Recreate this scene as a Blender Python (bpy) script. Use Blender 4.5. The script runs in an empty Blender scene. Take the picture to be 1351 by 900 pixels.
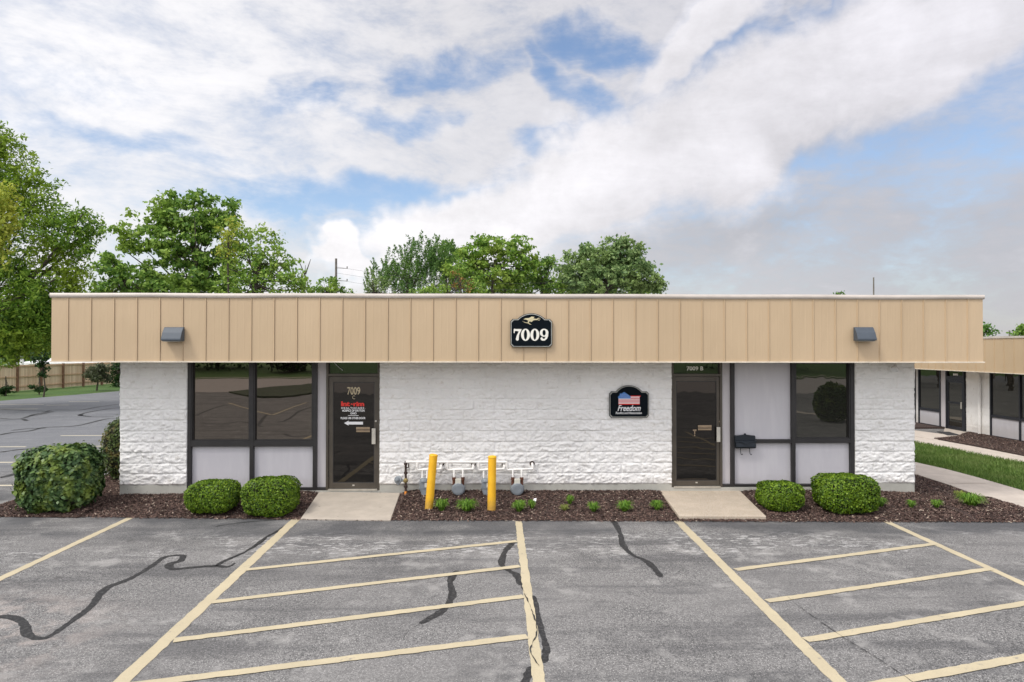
import bpy, math, random
import numpy as np
from mathutils import Vector, Matrix

random.seed(7)
rng = np.random.default_rng(11)
R = math.radians
sc = bpy.context.scene
COL = sc.collection

# ------------------------------------------------------------------ camera
CX, CY, CH = 7.2092, -13.1159, 2.7043
YAW, PITCH, ROLL, F = 0.0174, 0.0105, -0.001, 900.0
cy_, sy_ = math.cos(YAW), math.sin(YAW)
FW = Vector((sy_*math.cos(PITCH), cy_*math.cos(PITCH), math.sin(PITCH)))
RT = Vector((cy_, -sy_, 0.0))
UP = RT.cross(FW)
RT2 = math.cos(ROLL)*RT - math.sin(ROLL)*UP
UP2 = math.sin(ROLL)*RT + math.cos(ROLL)*UP
CAM = Vector((CX, CY, CH))
cd = bpy.data.cameras.new('camera'); cam = bpy.data.objects.new('camera', cd); COL.objects.link(cam)
cd.sensor_width = 36.0; cd.lens = 900/1351*36.0; cd.clip_end = 4000; cd.clip_start = 0.05
m = Matrix.Identity(4)
for i in range(3):
    m[i][0] = RT2[i]; m[i][1] = UP2[i]; m[i][2] = -FW[i]; m[i][3] = CAM[i]
cam.matrix_world = m
sc.camera = cam

# survey helpers: from the fitted camera, where a line of sight meets a real plane
def ray(px, py): return FW + RT2*((px-675.5)/F) - UP2*((py-450)/F)
def onY(px, py, Y=0.0):
    d = ray(px, py); return CAM + d*((Y-CAM.y)/d.y)
def onZ(px, py, z=-0.2):
    d = ray(px, py); return CAM + d*((z-CAM.z)/d.z)
def onX(px, py, X):
    d = ray(px, py); return CAM + d*((X-CAM.x)/d.x)
def atd(px, py, dep): return CAM + ray(px, py)*dep

# ------------------------------------------------------------------ node helpers
class NT:
    def __init__(s, tree): s.t = tree
    def n(s, typ, **kw):
        nd = s.t.nodes.new(typ)
        for k, v in kw.items():
            if k == 'ins':
                for kk, vv in v.items(): s.set(nd.inputs[kk], vv)
            else: setattr(nd, k, v)
        return nd
    def set(s, sock, v):
        if isinstance(v, bpy.types.NodeSocket): s.t.links.new(v, sock)
        elif isinstance(v, E): s.t.links.new(v.s, sock)
        else: sock.default_value = v
    def m(s, op, a, b=None, c=None, clamp=False):
        nd = s.t.nodes.new('ShaderNodeMath'); nd.operation = op; nd.use_clamp = clamp
        for i, v in enumerate((a, b, c)):
            if v is not None: s.set(nd.inputs[i], v)
        return E(s, nd.outputs[0])
    def mix(s, f, a, b, blend='MIX'):
        nd = s.t.nodes.new('ShaderNodeMix'); nd.data_type = 'RGBA'; nd.blend_type = blend
        s.set(nd.inputs[0], f)
        for i, v in ((6, a), (7, b)):
            if isinstance(v, (tuple, list)) and len(v) == 3: v = (*v, 1)
            s.set(nd.inputs[i], v)
        return E(s, nd.outputs[2])
    def sm(s, x, lo, hi):           # smoothstep 0..1
        nd = s.t.nodes.new('ShaderNodeMapRange'); nd.interpolation_type = 'SMOOTHSTEP'
        s.set(nd.inputs[0], x); s.set(nd.inputs[1], lo); s.set(nd.inputs[2], hi)
        return E(s, nd.outputs[0])
    def noise(s, vec, scale, detail=4, rough=0.5, dist=0.0):
        nd = s.n('ShaderNodeTexNoise', ins={'Scale': scale, 'Detail': detail, 'Roughness': rough, 'Distortion': dist})
        if vec is not None: s.set(nd.inputs['Vector'], vec)
        return E(s, nd.outputs[0])
    def pos(s): return s.n('ShaderNodeNewGeometry').outputs['Position']
    def scl(s, vec, v3):
        nd = s.n('ShaderNodeVectorMath', operation='MULTIPLY'); s.set(nd.inputs[0], vec); nd.inputs[1].default_value = v3
        return nd.outputs[0]
class E:
    def __init__(s, t, sock): s.t = t; s.s = sock
    def __add__(s, o): return s.t.m('ADD', s, o)
    def __radd__(s, o): return s.t.m('ADD', s, o)
    def __sub__(s, o): return s.t.m('SUBTRACT', s, o)
    def __rsub__(s, o): return s.t.m('SUBTRACT', o, s)
    def __mul__(s, o): return s.t.m('MULTIPLY', s, o)
    def __rmul__(s, o): return s.t.m('MULTIPLY', s, o)
    def __truediv__(s, o): return s.t.m('DIVIDE', s, o)

def s2l(c): return tuple((v/12.92 if v <= .04045 else ((v+.055)/1.055)**2.4) for v in [x/255 for x in c])
def newmat(name):
    mt = bpy.data.materials.new(name); mt.use_nodes = True
    t = NT(mt.node_tree); b = mt.node_tree.nodes['Principled BSDF']
    return mt, t, b
def bump(t, b, h, dist=0.01, strength=1.0):
    nd = t.n('ShaderNodeBump', ins={'Height': h, 'Distance': dist, 'Strength': strength})
    t.set(b.inputs['Normal'], nd.outputs[0])
def simple(name, col, rough=0.5, metal=0.0, var=0.12, vs=6.0, bmp=0.0, bs=60.0, spec=0.5):
    mt, t, b = newmat(name)
    p = t.pos(); n = t.noise(p, vs, 5, .6)
    c = (*col, 1)
    dk = tuple(v*(1-var) for v in col); lt = tuple(min(1, v*(1+var)) for v in col)
    t.set(b.inputs['Base Color'], t.mix(t.sm(n, .3, .7), dk, lt))
    b.inputs['Roughness'].default_value = rough; b.inputs['Metallic'].default_value = metal
    b.inputs['Specular IOR Level'].default_value = spec
    if bmp: bump(t, b, t.noise(p, bs, 4, .6), bmp)
    return mt

M = {}
# ---- asphalt
def mat_asphalt():
    mt, t, b = newmat('asphalt'); p = t.pos()
    g = t.noise(p, 42, 3, .8); g2 = t.noise(p, 75, 1, .5); big = t.noise(p, .35, 5, .6); mid = t.noise(p, 2.2, 6, .65)
    streak = t.noise(t.scl(p, (.35, 2.2, 1)), 1.3, 5, .6)
    c = t.mix(t.sm(g, .36, .64), (.062, .061, .060), (.245, .239, .230))
    c = t.mix(t.sm(g2, .63, .70), c, (.62, .60, .57))
    c = t.mix(t.sm(g2, .36, .30), c, (.02, .02, .02))
    c = t.mix(t.sm(big, .38, .66)*.45, c, (.24, .232, .222))
    c = t.mix(t.sm(streak, .46, .66)*.50, c, (.050, .050, .053))
    c = t.mix(t.sm(t.noise(p, .9, 4, .55, .6), .50, .64)*.26, c, (.075, .074, .074))
    c = t.mix(t.sm(mid, .54, .70)*.50, c, (.36, .35, .33))
    sep = t.n('ShaderNodeSeparateXYZ'); t.set(sep.inputs[0], p)
    X, Y = E(t, sep.outputs[0]), E(t, sep.outputs[1])
    # chalky salt marks along the head of the stalls, in separate areas
    band = t.sm(Y, -3.9, -3.2)*t.sm(Y, -1.9, -2.6)
    lump = t.sm(t.noise(t.scl(p, (1, 2.4, 1)), 6.5, 5, .75), .52, .60)*t.sm(t.noise(p, .55, 2, .5), .44, .54)
    c = t.mix(band*lump*.6, c, (.55, .54, .52))
    edge_dark = t.sm(Y, -2.75, -2.3)*t.sm(t.noise(p, .8, 3, .5), .35, .6)*t.sm(Y, 3, 0)  # asphalt gets darker, in patches, toward the building side
    c = t.mix(edge_dark*.70, c, (.050, .052, .057))
    # pale tan dirt low left
    dx = X-1.6; dy = Y+6.2
    tan = t.sm(t.m('SQRT', dx*dx+dy*dy*1.5), 2.2, .3)*t.sm(t.noise(p, 3, 5, .7), .42, .62)
    c = t.mix(tan*.6, c, (.43, .37, .33))
    # oil drips
    vor = t.n('ShaderNodeTexVoronoi', ins={'Scale': .75, 'Randomness': 1.0}); t.set(vor.inputs['Vector'], p)
    c = t.mix(t.sm(E(t, vor.outputs['Distance']), .07, .02)*.5, c, (.05, .045, .045))
    # far part of the lot is newer and bluer
    nw = t.sm(X, -3.0, -6.0)*t.sm(Y, -.5, 2)
    c = t.mix(nw*.65, c, (.150, .158, .175))
    t.set(b.inputs['Base Color'], c)
    b.inputs['Roughness'].default_value = .85
    bump(t, b, g*1.0+mid*.4, .006)
    return mt
M['asphalt'] = mat_asphalt()

def mat_paint(name, col, wear=.60):
    mt, t, b = newmat(name); p = t.pos()
    n = t.noise(p, 55, 2, .7); w = t.noise(p, 7, 6, .75)
    c = t.mix(t.sm(t.noise(p, 1.6, 4, .6), .35, .7), col, tuple(min(1, v*1.12) for v in col))
    c = t.mix(t.sm(w, wear, wear+.08)*t.sm(n, .35, .6)*.75, c, (.20, .19, .18))
    c = t.mix(t.sm(n, .56, .44)*.12, c, (.25, .22, .17))
    t.set(b.inputs['Base Color'], c); b.inputs['Roughness'].default_value = .8
    bump(t, b, n, .003); return mt
M['paint'] = mat_paint('stall_paint', (.47, .405, .270))
M['paint_white'] = mat_paint('pale_stall_paint', (.56,.51,.38))
def mat_seal():
    mt, t, b = newmat('crack_sealant'); p = t.pos()
    t.set(b.inputs['Base Color'], t.mix(t.sm(t.noise(p, 25, 5, .7), .45, .68), (.010, .010, .011), (.060, .059, .058)))
    b.inputs['Roughness'].default_value = .65; bump(t, b, t.noise(p, 60, 3, .6), .004); return mt
M['seal'] = mat_seal()

def mat_soil():
    mt, t, b = newmat('mulch_soil'); p = t.pos()
    n = t.noise(p, 60, 3, .7); c = t.mix(t.sm(n, .35, .68), (.030, .019, .016), (.11, .070, .058))
    c = t.mix(t.sm(t.noise(p, 1.3, 4, .6), .5, .75)*.45, c, (.11, .078, .062))
    t.set(b.inputs['Base Color'], c); b.inputs['Roughness'].default_value = .95; bump(t, b, n, .02); return mt
M['soil'] = mat_soil()
def mat_island(name, cols, rough=.8, transl=0.0, clump=None, cs=1.2, spec=.3):
    """colour differs from leaf to leaf (or chip to chip)"""
    mt, t, b = newmat(name)
    geo = t.n('ShaderNodeNewGeometry')
    ramp = t.n('ShaderNodeValToRGB'); ramp.color_ramp.elements.remove(ramp.color_ramp.elements[0])
    for i, (ps, c) in enumerate(cols):
        e = ramp.color_ramp.elements[0] if i == 0 else ramp.color_ramp.elements.new(ps)
        e.position = ps; e.color = (*c, 1)
    t.set(ramp.inputs[0], geo.outputs['Random Per Island'])
    c = E(t, ramp.outputs[0])
    if clump:
        n = t.noise(geo.outputs['Position'], cs, 3, .6)
        c = t.mix(t.sm(n, .46, .66)*.6, c, clump)
    t.set(b.inputs['Base Color'], c); b.inputs['Roughness'].default_value = rough
    b.inputs['Specular IOR Level'].default_value = spec
    if transl:
        tr = t.n('ShaderNodeBsdfTranslucent'); t.set(tr.inputs[0], c)
        mx = t.n('ShaderNodeMixShader'); mx.inputs[0].default_value = transl
        out = mt.node_tree.nodes['Material Output']
        t.set(mx.inputs[1], b.outputs[0]); t.set(mx.inputs[2], tr.outputs[0]); t.set(out.inputs[0], mx.outputs[0])
    return mt
M['chips'] = mat_island('mulch_chips', [(0, (.038, .024, .019)), (.4, (.085, .052, .043)), (.75, (.145, .092, .075)), (.94, (.20, .135, .105)), (.997, (.50, .42, .33))], .95)
def leafmat(name, d, mm, l, clump=None, transl=.35, cs=.6, rough=.55):
    return mat_island(name, [(0, d), (.5, mm), (1, l)], rough, transl, clump, cs)
M['maple'] = leafmat('maple_leaves', (.06, .14, .025), (.17, .31, .05), (.34, .49, .10), (.34, .46, .07), cs=.35)
M['bigtree'] = leafmat('honeylocust_leaves', (.06, .14, .018), (.16, .29, .03), (.31, .46, .06), (.34, .44, .04), cs=.4)
M['yellowtree'] = leafmat('yellow_green_leaves', (.20, .27, .03), (.38, .44, .06), (.55, .58, .10), (.50, .50, .05), cs=.5)
M['conifer'] = leafmat('conifer_needles', (.06, .14, .04), (.13, .26, .06), (.23, .38, .10), (.24, .36, .08), cs=.4)
M['orange'] = leafmat('rust_leaves', (.20, .13, .03), (.34, .18, .05), (.40, .28, .07))
M['lightgreen'] = leafmat('light_green_leaves', (.09, .20, .03), (.21, .36, .05), (.36, .50, .10), (.38, .48, .08), cs=.5)
M['palegreen'] = leafmat('grey_green_leaves', (.09, .17, .06), (.20, .31, .11), (.36, .47, .19), (.32, .43, .13), cs=.5)
M['darkshrub'] = leafmat('dark_shrub_leaves', (.012, .035, .012), (.03, .075, .02), (.06, .12, .03))
M['greyshrub'] = leafmat('dusty_shrub_leaves', (.05, .065, .035), (.11, .13, .07), (.18, .20, .11))
M['boxwood'] = leafmat('boxwood_leaves', (.028, .070, .006), (.090, .180, .011), (.27, .40, .03), (.17, .28, .015), .25, 6.0, .45)
M['bigbush'] = leafmat('broad_shrub_leaves', (.026, .062, .020), (.062, .125, .038), (.13, .21, .065), (.25, .32, .04), .18, 3.5, .42)
M['cornerbush'] = leafmat('corner_shrub_leaves', (.035, .07, .02), (.08, .13, .03), (.15, .20, .06), (.24, .15, .05), .25, 5.0, .45)
M['blades'] = leafmat('grass_blades', (.09, .18, .035), (.16, .27, .055), (.28, .38, .11), (.30, .36, .13), .3, 1.2)
M['clumpgrass'] = leafmat('tuft_blades', (.06, .15, .015), (.13, .27, .025), (.25, .40, .05), None, .3)
M['clumpdry'] = leafmat('dry_tuft_blades', (.16, .20, .04), (.26, .31, .06), (.36, .38, .12), None, .3)
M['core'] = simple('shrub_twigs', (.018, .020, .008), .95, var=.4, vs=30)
M['bark'] = simple('bark', (.085, .070, .055), .95, var=.4, vs=8, bmp=.02, bs=12)

def mat_grass():
    mt, t, b = newmat('lawn'); p = t.pos()
    n = t.noise(p, 40, 4, .7); n2 = t.noise(p, .5, 5, .6)
    c = t.mix(t.sm(n, .3, .7), (.028, .075, .010), (.085, .17, .025))
    c = t.mix(t.sm(n2, .45, .7)*.5, c, (.11, .16, .035))
    t.set(b.inputs['Base Color'], c); b.inputs['Roughness'].default_value = .9; bump(t, b, n, .05); return mt
M['lawn'] = mat_grass()
M['lawnd'] = simple('rough_dry_grass', (.045, .060, .025), .95, var=.4, vs=4)

def mat_concrete(name, col, exposed=0.0):
    mt, t, b = newmat(name); p = t.pos()
    n = t.noise(p, 3, 6, .65); g = t.noise(p, 120, 2, .6)
    c = t.mix(t.sm(n, .35, .68), tuple(v*.86 for v in col), col)
    if exposed:
        g3 = t.noise(p, 75, 1, .5)
        c = t.mix(t.sm(g3, .57, .64)*exposed, c, (.30, .19, .12)); c = t.mix(t.sm(g3, .40, .34)*exposed, c, (.62, .56, .48))
    c = t.mix(t.sm(g, .58, .70)*.25, c, tuple(v*.5 for v in col))
    c = t.mix(t.sm(t.noise(p, 11, 2, .5), .72, .76)*.5, c, tuple(v*.3 for v in col))
    t.set(b.inputs['Base Color'], c); b.inputs['Roughness'].default_value = .85; bump(t, b, g+n*.5, .003); return mt
M['pad'] = mat_concrete('pale_pad_concrete', (.46, .405, .335))
M['pad2'] = mat_concrete('pebbled_pad_concrete', (.50, .425, .33), .5)
M['walk'] = mat_concrete('walk_concrete', (.55, .485, .415))
M['plinthc'] = mat_concrete('plinth_concrete', (.46, .45, .40))
M['roadc'] = mat_concrete('road_concrete', (.42, .38, .35))

def mat_block():
    mt, t, b = newmat('white_painted_block'); p = t.pos()
    n = t.noise(p, 9, 6, .7); g = t.noise(p, 90, 3, .6)
    c = t.mix(t.sm(t.noise(p, .9, 4, .6), .35, .7), (.83, .818, .79), (.89, .878, .85))
    # dirt caught in patches of the rough faces
    c = t.mix(t.sm(n, .57, .70)*.42, c, (.52, .47, .40))
    v = t.noise(t.scl(p, (2.2, 2.2, .35)), 3.5, 5, .65)
    c = t.mix(t.sm(v, .58, .78)*.20, c, (.55, .50, .42))
    sep = t.n('ShaderNodeSeparateXYZ'); t.set(sep.inputs[0], p)
    c = t.mix(t.sm(E(t, sep.outputs[2])+(t.noise(p, 6, 5, .7)-.5)*.5, .30, .0)*.30, c, (.50, .43, .36))
    t.set(b.inputs['Base Color'], c); b.inputs['Roughness'].default_value = .92; b.inputs['Specular IOR Level'].default_value = .2; bump(t, b, g*.6+n, .006); return mt
M['block'] = mat_block()

def mat_fascia():
    mt, t, b = newmat('tan_metal_siding'); p = t.pos()
    st = t.noise(t.scl(p, (14, 14, .25)), 1.6, 4, .6)
    big = t.noise(p, .5, 3, .5)
    base = t.mix(t.sm(big, .35, .65), (.50, .375, .235), (.545, .41, .26))
    # each board its own slight tone
    wn = t.n('ShaderNodeTexWhiteNoise', noise_dimensions='1D')
    sep = t.n('ShaderNodeSeparateXYZ'); t.set(sep.inputs[0], p)
    t.set(wn.inputs['W'], t.m('FLOOR', (E(t, sep.outputs[0])-OFFX)/.4064))
    base = t.mix(E(t, wn.outputs[0])*.08, base, (.44, .30, .18))
    base = t.mix(t.sm(st, .52, .72)*.09, base, (.36, .25, .15))
    t.set(b.inputs['Base Color'], base); b.inputs['Roughness'].default_value = .5
    bump(t, b, t.noise(t.scl(p, (5, 5, 1.2)), 1.0, 2, .5), .012); return mt
zt, zb, OV, L = 3.684, 2.458, 0.80, 15.233
OFFX = onY(690.7, 430, -OV).x
M['fascia'] = mat_fascia()
M['coping'] = simple('coping_metal', (.54, .485, .43), .45, var=.08, vs=2, bmp=.01, bs=1.5)
M['trim'] = simple('bottom_trim', (.68, .60, .48), .5)
M['soffit'] = simple('soffit_board', (.42, .34, .25), .7)
M['roofm'] = simple('roof_membrane', (.25, .25, .25), .9)
M['bronze'] = simple('bronze_aluminium', (.032, .030, .030), .45, .2, .15, 3)
M['doorbr'] = simple('door_bronze_aluminium', (.085, .072, .056), .42, .25, .15, 3)
M['darkbr'] = simple('dark_bronze_aluminium', (.020, .022, .030), .4, .2, .1, 3)
def mat_panel():
    mt, t, b = newmat('grey_infill_panel'); p = t.pos()
    c = t.mix(t.sm(t.noise(t.scl(p, (3, 3, .5)), 2.5, 5, .6), .4, .7), (.545, .53, .555), (.58, .565, .585))
    c = t.mix(t.sm(t.noise(p, 5, 6, .75), .63, .72)*.22, c, (.36, .34, .35))
    sep = t.n('ShaderNodeSeparateXYZ'); t.set(sep.inputs[0], p)
    c = t.mix(t.sm(E(t, sep.outputs[2])+(t.noise(p, 9, 4, .7)-.5)*.3, .28, .02)*.35, c, (.40, .37, .34))
    t.set(b.inputs['Base Color'], c); b.inputs['Roughness'].default_value = .6; bump(t, b, t.noise(p, 1.5, 2, .5), .008); return mt
M['panel'] = mat_panel()
M['panel2'] = simple('pale_infill_panel', (.60, .57, .58), .6, var=.03, vs=3)
def mat_glass(name, tint, refl, base=(.010, .009, .008), wav=.0010, ws=2.3):
    mt, t, b = newmat(name); p = t.pos()
    gl = t.n('ShaderNodeBsdfGlossy'); gl.inputs['Color'].default_value = (*tint, 1); gl.inputs['Roughness'].default_value = .012
    b.inputs['Base Color'].default_value = (*base, 1); b.inputs['Roughness'].default_value = .3; b.inputs['Specular IOR Level'].default_value = 0
    fr = t.n('ShaderNodeFresnel', ins={'IOR': 1.5})
    mx = t.n('ShaderNodeMixShader'); t.set(mx.inputs[0], t.m('ADD', E(t, fr.outputs[0])*.8, refl, clamp=True))
    nd = t.n('ShaderNodeBump', ins={'Height': t.noise(p, ws, 2, .5), 'Distance': wav*10, 'Strength': .35})
    t.set(gl.inputs['Normal'], nd.outputs[0])
    t.set(mx.inputs[1], b.outputs[0]); t.set(mx.inputs[2], gl.outputs[0])
    t.set(mt.node_tree.nodes['Material Output'].inputs[0], mx.outputs[0]); return mt
M['glass'] = mat_glass('bronze_tint_glass', (1.0, .88, .76), .15, wav=.00022, ws=1.3)
M['glassd'] = mat_glass('dark_door_glass', (1.0, .93, .85), .03, (.002, .002, .002), .0003)
M['glass2'] = mat_glass('clear_tint_glass', (.95, .93, .85), .07, (.02, .02, .017), .0003)
M['signblk'] = simple('sign_black', (.003, .006, .009), .6, spec=.08)
M['silver'] = simple('sign_silver_edge', (.50, .50, .45), .5, .0)
M['cream'] = simple('sign_cream', (.78, .76, .68), .5, var=.03)
M['gold'] = simple('sign_gold', (.62, .55, .34), .5, .0)
M['white'] = simple('white_letter', (.85, .85, .85), .5, var=.02)
M['red'] = simple('red_letter', (.75, .03, .02), .5, var=.02)
M['blue'] = simple('flag_blue', (.07, .20, .52), .5, var=.05)
M['tanlet'] = simple('tan_letter', (.50, .42, .27), .5)
M['lamp'] = simple('grey_light_housing', (.060, .076, .095), .55, var=.06, vs=8)
M['lens'] = simple('light_lens', (.25, .25, .23), .2)
M['steel'] = simple('brushed_steel', (.62, .59, .52), .32, .6)
M['brass'] = simple('brass_slot', (.36, .27, .18), .35, .5)
M['mailbox'] = simple('black_mailbox', (.013, .019, .027), .42, .2, .2, 8)
def mat_bollard():
    mt, t, b = newmat('yellow_bollard_sleeve'); p = t.pos()
    c = t.mix(t.sm(t.noise(p, 4, 5, .6), .35, .7), (.80, .42, .010), (.88, .50, .02))
    c = t.mix(t.sm(t.noise(t.scl(p, (10, 10, 3)), 4, 6, .75), .60, .68)*.35, c, (.35, .22, .06))
    sep = t.n('ShaderNodeSeparateXYZ'); t.set(sep.inputs[0], p)
    c = t.mix(t.sm(E(t, sep.outputs[2])+(t.noise(p, 20, 4, .7)-.5)*.25, .12, -.12)*.5, c, (.25, .16, .08))
    t.set(b.inputs['Base Color'], c); b.inputs['Roughness'].default_value = .55; return mt
M['yellow'] = mat_bollard()
M['meter'] = simple('grey_meter', (.20, .225, .245), .5, var=.1, vs=12)
M['pipew'] = simple('white_pipe_paint', (.82, .80, .76), .55, var=.05, vs=10, bmp=.003, bs=50)
M['rust'] = simple('rusty_fitting', (.12, .045, .025), .8, .2, .4, 20, .003, 60)
M['pipeb'] = simple('brown_pipe', (.050, .030, .024), .7, .2, .4, 14, .003, 60)
M['orangep'] = simple('orange_pipe_coating', (.72, .26, .04), .6, var=.4, vs=30)
M['pipey'] = simple('brass_cock', (.25, .19, .07), .6, .3, .3, 20)
M['dial'] = simple('meter_index_plate', (.55, .54, .47), .5)
M['white2'] = simple('white_metal_siding', (.80, .80, .80), .5)
M['pole'] = simple('weathered_pole', (.17, .15, .13), .9, var=.3, vs=3)
M['wire'] = simple('wire_black', (.05, .05, .05), .6)
M['mat'] = simple('door_mat_fibre', (.03, .03, .032), .95)
def mat_wood():
    mt, t, b = newmat('cedar_fence_board'); p = t.pos()
    sep = t.n('ShaderNodeSeparateXYZ'); t.set(sep.inputs[0], p)
    wn = t.n('ShaderNodeTexWhiteNoise', noise_dimensions='1D'); q = E(t, sep.outputs[1])/.14
    t.set(wn.inputs['W'], t.m('FLOOR', q))
    c = t.mix(E(t, wn.outputs[0]), (.66, .47, .30), (.82, .64, .45))
    gap = t.sm(t.m('FRACT', q), .0, .10)
    c = t.mix(1-gap, c, (.10, .055, .03))
    c = t.mix(t.sm(t.noise(t.scl(p, (8, 8, .6)), 2.5, 4, .6), .5, .75)*.35, c, (.24, .15, .095))
    t.set(b.inputs['Base Color'], c); b.inputs['Roughness'].default_value = .8; bump(t, b, gap, .01); return mt
M['fence'] = mat_wood()
M['rail'] = simple('fence_rail_wood', (.52, .35, .21), .8, var=.2, vs=4)
M['fpost'] = simple('fence_post_wood', (.20, .11, .065), .85, var=.25, vs=4)

# ------------------------------------------------------------------ mesh helpers
def tag(o, label=None, cat=None, group=None, kind=None):
    if label: o['label'] = label
    if cat: o['category'] = cat
    if group: o['group'] = group
    if kind: o['kind'] = kind
    return o
def empty(name, loc, label=None, cat=None, group=None):
    o = bpy.data.objects.new(name, None); COL.objects.link(o); o.location = loc
    o.empty_display_size = .2
    return tag(o, label, cat, group)
def link(name, me, mat, parent=None, smooth=False):
    o = bpy.data.objects.new(name, me); COL.objects.link(o)
    if mat is not None: me.materials.append(mat)
    if parent is not None:
        o.parent = parent
        # parts are modelled in world coordinates: cancel the chain of parents
        off = Vector((0, 0, 0)); q = parent
        while q is not None: off += q.location; q = q.parent
        o.location = -off
    if smooth: me.polygons.foreach_set('use_smooth', [True]*len(me.polygons))
    return o
class MB:
    def __init__(s): s.v = []; s.f = []; s.sm = []
    def add(s, vs, fs, smooth=False):
        b = len(s.v); s.v += [tuple(v) for v in vs]
        s.f += [tuple(b+i for i in f) for f in fs]; s.sm += [smooth]*len(fs); return s
    def box(s, x0, x1, y0, y1, z0, z1):
        if x0 > x1: x0, x1 = x1, x0
        if y0 > y1: y0, y1 = y1, y0
        if z0 > z1: z0, z1 = z1, z0
        return s.add([(x0,y0,z0),(x1,y0,z0),(x1,y1,z0),(x0,y1,z0),(x0,y0,z1),(x1,y0,z1),(x1,y1,z1),(x0,y1,z1)],
              [(0,3,2,1),(4,5,6,7),(0,1,5,4),(1,2,6,5),(2,3,7,6),(3,0,4,7)])
    def prism(s, pts, off):            # polygon of 3D pts, extruded by vector off
        n = len(pts); o = Vector(off)
        vs = [Vector(p) for p in pts]+[Vector(p)+o for p in pts]
        return s.add(vs, [tuple(range(n)), tuple(range(2*n-1, n-1, -1))]+[(i, i+n, (i+1) % n+n, (i+1) % n) for i in range(n)])
    def tube(s, pts, r, n=10, caps=True):
        pts = [Vector(p) for p in pts]; rs = r if isinstance(r, (list, tuple)) else [r]*len(pts)
        rings = []; ref = None
        for i, p in enumerate(pts):
            d = (pts[min(i+1, len(pts)-1)]-pts[max(i-1, 0)])
            if d.length < 1e-9: d = Vector((0, 0, 1))
            d.normalize()
            if ref is None: ref = Vector((0, 0, 1)) if abs(d.z) < .9 else Vector((0, 1, 0))
            a = d.cross(ref)
            if a.length < 1e-4: a = d.orthogonal()
            a.normalize(); c = a.cross(d).normalized(); ref = c
            rings.append([p+(a*math.cos(2*math.pi*k/n)+c*math.sin(2*math.pi*k/n))*rs[i] for k in range(n)])
        vs = [v for rg in rings for v in rg]; fs = []
        for i in range(len(pts)-1):
            for k in range(n): fs.append((i*n+k, i*n+(k+1) % n, (i+1)*n+(k+1) % n, (i+1)*n+k))
        s.add(vs, fs, True)
        if caps: s.add(rings[0], [tuple(range(n))]); s.add(rings[-1], [tuple(range(n-1, -1, -1))])
        return s
    def disc(s, c, axis, prof, n=24):  # lathe: prof list of (dist along axis, radius)
        ax = Vector(axis).normalized(); a = ax.orthogonal().normalized(); b = ax.cross(a); c = Vector(c)
        vs = []; 
        for (h, r) in prof:
            vs += [c+ax*h+(a*math.cos(2*math.pi*k/n)+b*math.sin(2*math.pi*k/n))*r for k in range(n)]
        fs = [(i*n+k, i*n+(k+1) % n, (i+1)*n+(k+1) % n, (i+1)*n+k) for i in range(len(prof)-1) for k in range(n)]
        s.add(vs, fs, False); m_ = len(prof)-1
        s.add(vs[:n], [tuple(range(n-1, -1, -1))]); s.add(vs[m_*n:], [tuple(range(n))]); return s
    def build(s, name, mat, parent=None, bevel=0.0):
        me = bpy.data.meshes.new(name); me.from_pydata(s.v, [], s.f); me.validate()
        if len(me.polygons) == len(s.sm): me.polygons.foreach_set('use_smooth', s.sm)
        me.update()
        import bmesh
        bm = bmesh.new(); bm.from_mesh(me); bmesh.ops.recalc_face_normals(bm, faces=bm.faces); bm.to_mesh(me); bm.free()
        o = link(name, me, mat, parent)
        if bevel:
            md = o.modifiers.new('edge', 'BEVEL'); md.width = bevel; md.segments = 2; md.limit_method = 'ANGLE'
        return o
def fastmesh(name, V, nper, mat, parent=None, smooth=False):
    """V (N*nper,3): N separate polygons of nper corners"""
    N = len(V)//nper; me = bpy.data.meshes.new(name)
    me.vertices.add(len(V)); me.vertices.foreach_set('co', V.astype(np.float32).ravel())
    me.loops.add(len(V)); me.loops.foreach_set('vertex_index', np.arange(len(V), dtype=np.int32))
    me.polygons.add(N); me.polygons.foreach_set('loop_start', np.arange(0, len(V), nper, dtype=np.int32))
    me.update(calc_edges=True); 
    return link(name, me, mat, parent, smooth)
def gridmesh(name, P, mat, parent=None, smooth=True, mask=None):
    """P (nu,nv,3) -> quad grid"""
    nu, nv = P.shape[:2]; idx = np.arange(nu*nv).reshape(nu, nv)
    q = np.stack([idx[:-1, :-1], idx[1:, :-1], idx[1:, 1:], idx[:-1, 1:]], -1)
    if mask is not None: q = q[mask]
    q = q.reshape(-1, 4)
    me = bpy.data.meshes.new(name); me.vertices.add(nu*nv); me.vertices.foreach_set('co', P.astype(np.float32).ravel())
    me.loops.add(q.size); me.loops.foreach_set('vertex_index', q.astype(np.int32).ravel())
    me.polygons.add(len(q)); me.polygons.foreach_set('loop_start', np.arange(0, q.size, 4, dtype=np.int32))
    me.update(calc_edges=True); return link(name, me, mat, parent, smooth)
def vnoise(x, y, seed=0):
    """bilinear value noise, numpy arrays"""
    xi = np.floor(x).astype(np.int64); yi = np.floor(y).astype(np.int64); fx = x-xi; fy = y-yi
    def h(a, b):
        n = (a*374761393+b*668265263+np.int64(seed)*1442695041) & 0x7fffffff
        n = ((n ^ (n >> 13))*1274126177) & 0x7fffffff
        return ((n ^ (n >> 16)) & 0xffff)/65535.0
    return (h(xi, yi)*(1-fx)*(1-fy)+h(xi+1, yi)*fx*(1-fy)+h(xi, yi+1)*(1-fx)*fy+h(xi+1, yi+1)*fx*fy)
def rand_dirs(n, r=rng):
    v = r.normal(size=(n, 3)); return v/np.linalg.norm(v, axis=1, keepdims=True)
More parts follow.
